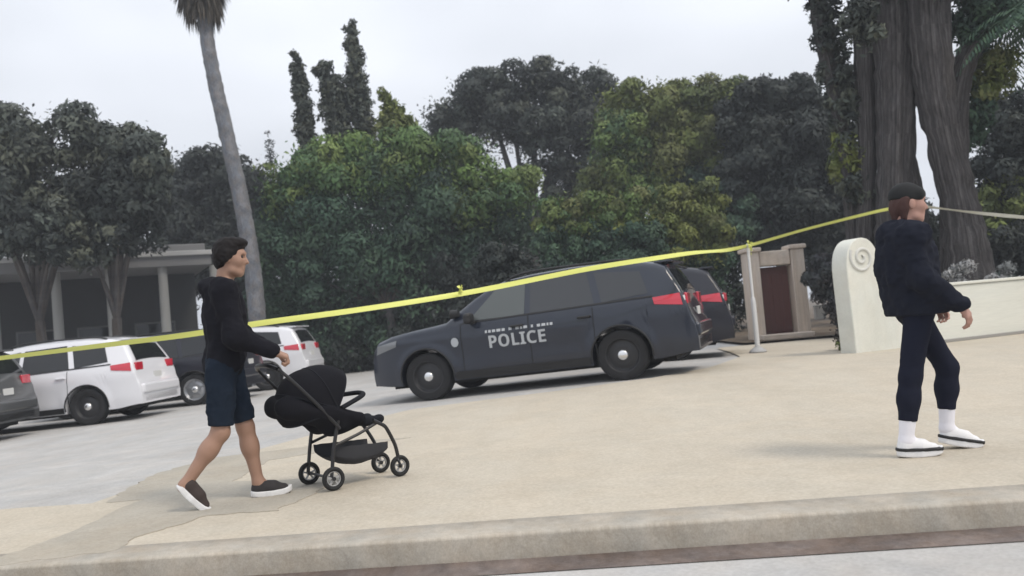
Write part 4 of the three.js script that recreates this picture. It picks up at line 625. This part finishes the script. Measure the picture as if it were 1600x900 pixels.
{ // the person striding right past the white wall
  const J = { pelvis: [0.0, 0.905, 0], chest: [-0.02, 1.18, 0], neck: [-0.02, 1.395, 0], head: [0.03, 1.535, 0], shR: [-0.03, 1.33, 0.165], shL: [-0.01, 1.33, -0.165], elR: [-0.02, 1.05, 0.235], elL: [0.02, 1.05, -0.22], wrR: [0.185, 0.90, 0.20], wrL: [0.17, 0.93, -0.13],
    hipR: [-0.01, 0.86, 0.085], hipL: [0.02, 0.86, -0.085], knR: [-0.10, 0.475, 0.09], knL: [0.195, 0.50, -0.085], anR: [-0.165, 0.095, 0.09], anL: [0.155, 0.125, -0.085], ballR: [-0.02, 0.035, 0.09], ballL: [0.27, 0.04, -0.085] };
  const jk = F(0.013, 0.015, 0.024), lg = F(0.012, 0.014, 0.026);
  const { t, hm } = makePerson('person in a dark jacket, leggings and white trainers walking past the white wall', J, { skin: skinB, headScale: 0.97, headPitch: -0.03, headYaw: 0, handR: { dir: [0.5, -0.85, 0], normal: [0.6, 0.35, 0.7], curl: [0.35, 0.5], thumb: -1 }, handL: { dir: [0.5, -0.85, 0.1], normal: [0.5, 0.6, -0.6], curl: [0.4, 0.6], thumb: 1 }, width: 0.95,
    topName: 'jacket', topMat: jk, topInflate: 0.04, slim: 0.016, boxy: 0.02, sleeve: 0.98, hem: [0, 0.85, 0], fold: 0.02, collar: 0.035, hood: [-0.085, 1.36, 0], bottomName: 'leggings', bottomMat: lg, legScale: 0.9, legInflate: 0.011, legEnd: 1.68, legFold: 0.005 });
  mesh('beanie', blob([ell([-0.015, 0.052, 0], [0.108, 0.09, 0.087]), cap([0.05, 0.06, 0.05], [0.07, 0.06, 0.0], 0.03), cap([0.05, 0.06, -0.05], [0.07, 0.06, 0.0], 0.03)], 0.03, 0.006, (d, x, y, z) => Math.max(d, 0.022 - 0.1 * x - y)).applyMatrix4(hm), M(0.012, 0.013, 0.014, 0.95), t);
  mesh('hair', blob([ell([-0.06, 0.0, 0], [0.055, 0.08, 0.076]), cap([-0.075, -0.03, 0], [-0.085, -0.12, 0], 0.045, 0.022), cap([-0.04, 0.03, 0.07], [-0.055, -0.09, 0.058], 0.02), cap([-0.04, 0.03, -0.07], [-0.055, -0.09, -0.058], 0.02)], 0.03, 0.006, (d, x, y, z) => d + 0.006 * N3(x * 50, y * 20, z * 50)).applyMatrix4(hm), M(0.05, 0.018, 0.014, 0.75), t);
  const wt = M(0.76, 0.76, 0.77, 0.7), sockM = M(0.78, 0.77, 0.82, 0.9), blk = M(0.012, 0.012, 0.013, 0.6);
  for (const s of ['R', 'L']) { const K = J['kn' + s], A = J['an' + s]; mesh('sock', blob([cap(mix3(K, A, 0.62), A, 0.049, 0.042), cap(A, mix3(A, J['ball' + s], 0.35), 0.042, 0.04)], 0.02, 0.007, (d, x, y, z) => Math.max(d, cutPlane(mix3(K, A, 0.655), unit(A, K))(x, y, z))), sockM, t); }
  shoe(t, [-0.225, 0.0], [0.05, 0.004], 0.09, 0.275, wt, wt, 0, blk); shoe(t, [0.095, 0.035], [0.36, -0.012], -0.085, 0.275, wt, wt, 0, blk);
  const g = ground(1452, 708); t.position.copy(g); t.scale.setScalar(1.035); t.rotation.y = -0.05;
}
{ // folding stroller: forward is +x
  const g = ground(503, 762), t = thing('stroller', 'black folding stroller with a deep canopy rolling ahead of the man', 'stroller', g); t.rotation.y = 0.62;
  const fab = F(0.010, 0.010, 0.013), fab2 = F(0.016, 0.017, 0.021), met = M(0.016, 0.016, 0.018, 0.4), grey = M(0.16, 0.16, 0.17, 0.8), rimM = M(0.35, 0.35, 0.35, 0.4), tyM = M(0.012, 0.012, 0.012, 0.8);
  const bar = (name, pts, r = 0.012) => mesh(name, new THREE.TubeGeometry(new THREE.CatmullRomCurve3(pts.map(p => V(...p)), false, 'catmullrom', 0.3), 30, r, 8), met, t);
  // canopy: deep hood over the reclined seat, fabric bulging between the ribs
  { const pos = [], idx = [], nu = 40, nv = 24;
    for (let i = 0; i <= nu; i++) for (let j = 0; j <= nv; j++) { const u = i / nu, v = j / nv, a = lerp(3.55, 1.15, u), b = v * Math.PI, R = 0.285 + 0.05 * Math.sin(u * Math.PI) - 0.012 * Math.pow(Math.abs(Math.sin(u * Math.PI * 3)), 0.5) * -1, w = 0.23; const rad = R * Math.pow(Math.sin(b), 0.55); pos.push(0.07 + Math.cos(a) * rad * 1.12, 0.56 + Math.sin(a) * rad * 0.95, -Math.cos(b) * w); }
    for (let i = 0; i < nu; i++) for (let j = 0; j < nv; j++) { const a = i * (nv + 1) + j, b = a + nv + 1; idx.push(a, b, a + 1, b, b + 1, a + 1); }
    const q = new THREE.BufferGeometry(); q.setAttribute('position', new THREE.Float32BufferAttribute(pos, 3)); q.setIndex(idx); q.computeVertexNormals(); const c = mesh('canopy', q, fab, t);
    for (const u of [0.02, 0.35, 0.68, 0.99]) { const a = lerp(3.55, 1.15, u), pts = []; for (let j = 0; j <= 20; j++) { const b = j / 20 * Math.PI, rad = (0.285 + 0.05 * Math.sin(u * Math.PI)) * Math.pow(Math.sin(b), 0.55) * 1.005; pts.push(V(0.07 + Math.cos(a) * rad * 1.12, 0.56 + Math.sin(a) * rad * 0.95, -Math.cos(b) * 0.231)); } mesh('canopy_rib', new THREE.TubeGeometry(new THREE.CatmullRomCurve3(pts), 40, 0.006, 6), fab2, c); } }
  const seatP = []; for (const q of [-1, 1]) seatP.push(cap([-0.25, 0.60, q * 0.12], [0.06, 0.45, q * 0.13], 0.06, 0.055), cap([0.06, 0.45, q * 0.12], [0.28, 0.45, q * 0.12], 0.055, 0.04), cap([0.0, 0.55, q * 0.19], [0.25, 0.48, q * 0.18], 0.04, 0.025), cap([-0.18, 0.58, q * 0.18], [0.06, 0.53, q * 0.19], 0.06, 0.04));
  seatP.push(cap([-0.25, 0.60, -0.1], [-0.25, 0.60, 0.1], 0.065), cap([0.06, 0.45, -0.12], [0.06, 0.45, 0.12], 0.06), cap([0.17, 0.445, -0.1], [0.17, 0.445, 0.1], 0.05));
  mesh('seat', blob(seatP, 0.08, 0.011, (d, x, y, z) => d + 0.006 * N3(x * 12, y * 12, z * 12)), fab, t);
  mesh('footrest', blob([cap([0.26, 0.43, -0.1], [0.45, 0.435, -0.1], 0.028, 0.016), cap([0.26, 0.43, 0.1], [0.45, 0.435, 0.1], 0.028, 0.016), cap([0.44, 0.435, -0.1], [0.44, 0.435, 0.1], 0.02), cap([0.34, 0.43, -0.1], [0.34, 0.43, 0.1], 0.024)], 0.06, 0.009), fab2, t);
  mesh('bumper_bar', new THREE.TubeGeometry(new THREE.CatmullRomCurve3([V(0.1, 0.56, 0.22), V(0.25, 0.615, 0.2), V(0.33, 0.63, 0.1), V(0.345, 0.635, 0), V(0.33, 0.63, -0.1), V(0.25, 0.615, -0.2), V(0.1, 0.56, -0.22)]), 40, 0.017, 10), fab2, t);
  for (const s of [1, -1]) {
    bar('rear_leg', [[-0.01, 0.09, s * 0.21], [0.02, 0.28, s * 0.21], [0.07, 0.5, s * 0.22]], 0.014);
    bar('frame_tube', [[0.02, 0.30, s * 0.2], [0.22, 0.36, s * 0.2], [0.38, 0.42, s * 0.19]], 0.011);
    bar('front_leg', [[0.34, 0.44, s * 0.2], [0.44, 0.38, s * 0.19], [0.515, 0.24, s * 0.17], [0.545, 0.12, s * 0.155]], 0.014);
    bar('handle_tube', [[0.07, 0.42, s * 0.23], [-0.08, 0.6, s * 0.24], [-0.26, 0.80, s * 0.23], [-0.33, 0.875, s * 0.2]], 0.012);
    for (const [x, z, r] of [[0.0, s * 0.215, 0.083], [0.55, s * 0.155, 0.078]]) {
      const w = subgroup('wheel', t); w.position.set(x, r, z); mesh('tyre', new THREE.TorusGeometry(r - 0.016, 0.016, 10, 28).scale(1, 1, 1.15), tyM, w);
      mesh('rim', new THREE.TorusGeometry(r - 0.034, 0.005, 6, 24).scale(1, 1, 2), rimM, w); for (let k = 0; k < 5; k++) mesh('spoke', new THREE.BoxGeometry(0.012, r - 0.036, 0.012).translate(0, (r - 0.036) / 2, 0).rotateZ(k * 1.2566), rimM, w); mesh('hub', new THREE.CylinderGeometry(0.014, 0.014, 0.034, 12).rotateX(Math.PI / 2), met, w);
    }
    bar('wheel_fork', [[0.535, 0.14, s * 0.155], [0.53, 0.12, s * 0.175], [0.55, 0.07, s * 0.18]], 0.009);
  }
  bar('handle_bar', [[-0.33, 0.875, 0.2], [-0.36, 0.90, 0.12], [-0.365, 0.905, 0], [-0.36, 0.90, -0.12], [-0.33, 0.875, -0.2]], 0.016);
  bar('rear_axle', [[0, 0.085, 0.2], [0, 0.085, 0], [0, 0.085, -0.2]], 0.01);
  { // basket: open sling of thin fabric hung between the frame tubes
    const pos = [], idx = [], nu = 16, nv = 12; for (let i = 0; i <= nu; i++) for (let j = 0; j <= nv; j++) { const u = i / nu, b = j / nv * Math.PI, z = -Math.cos(b) * 0.17, e = Math.sin(Math.PI * (0.06 + 0.88 * u)), dip = Math.pow(Math.sin(b), 0.4) * Math.pow(e, 0.4); pos.push(lerp(0.03, 0.46, u), lerp(0.29, 0.27, u) - 0.15 * dip + 0.006 * N3(u * 9, b * 4, 1), z); }
    for (let i = 0; i < nu; i++) for (let j = 0; j < nv; j++) { const a = i * (nv + 1) + j, b = a + nv + 1; idx.push(a, b, a + 1, b, b + 1, a + 1); }
    const q = new THREE.BufferGeometry(); q.setAttribute('position', new THREE.Float32BufferAttribute(pos, 3)); q.setIndex(idx); q.computeVertexNormals(); mesh('basket', q, F(0.05, 0.051, 0.056), t); }
}
scene.fog = new THREE.FogExp2(new THREE.Color().setRGB(0.6, 0.63, 0.68), 0.002);
renderer.render(scene, camera);
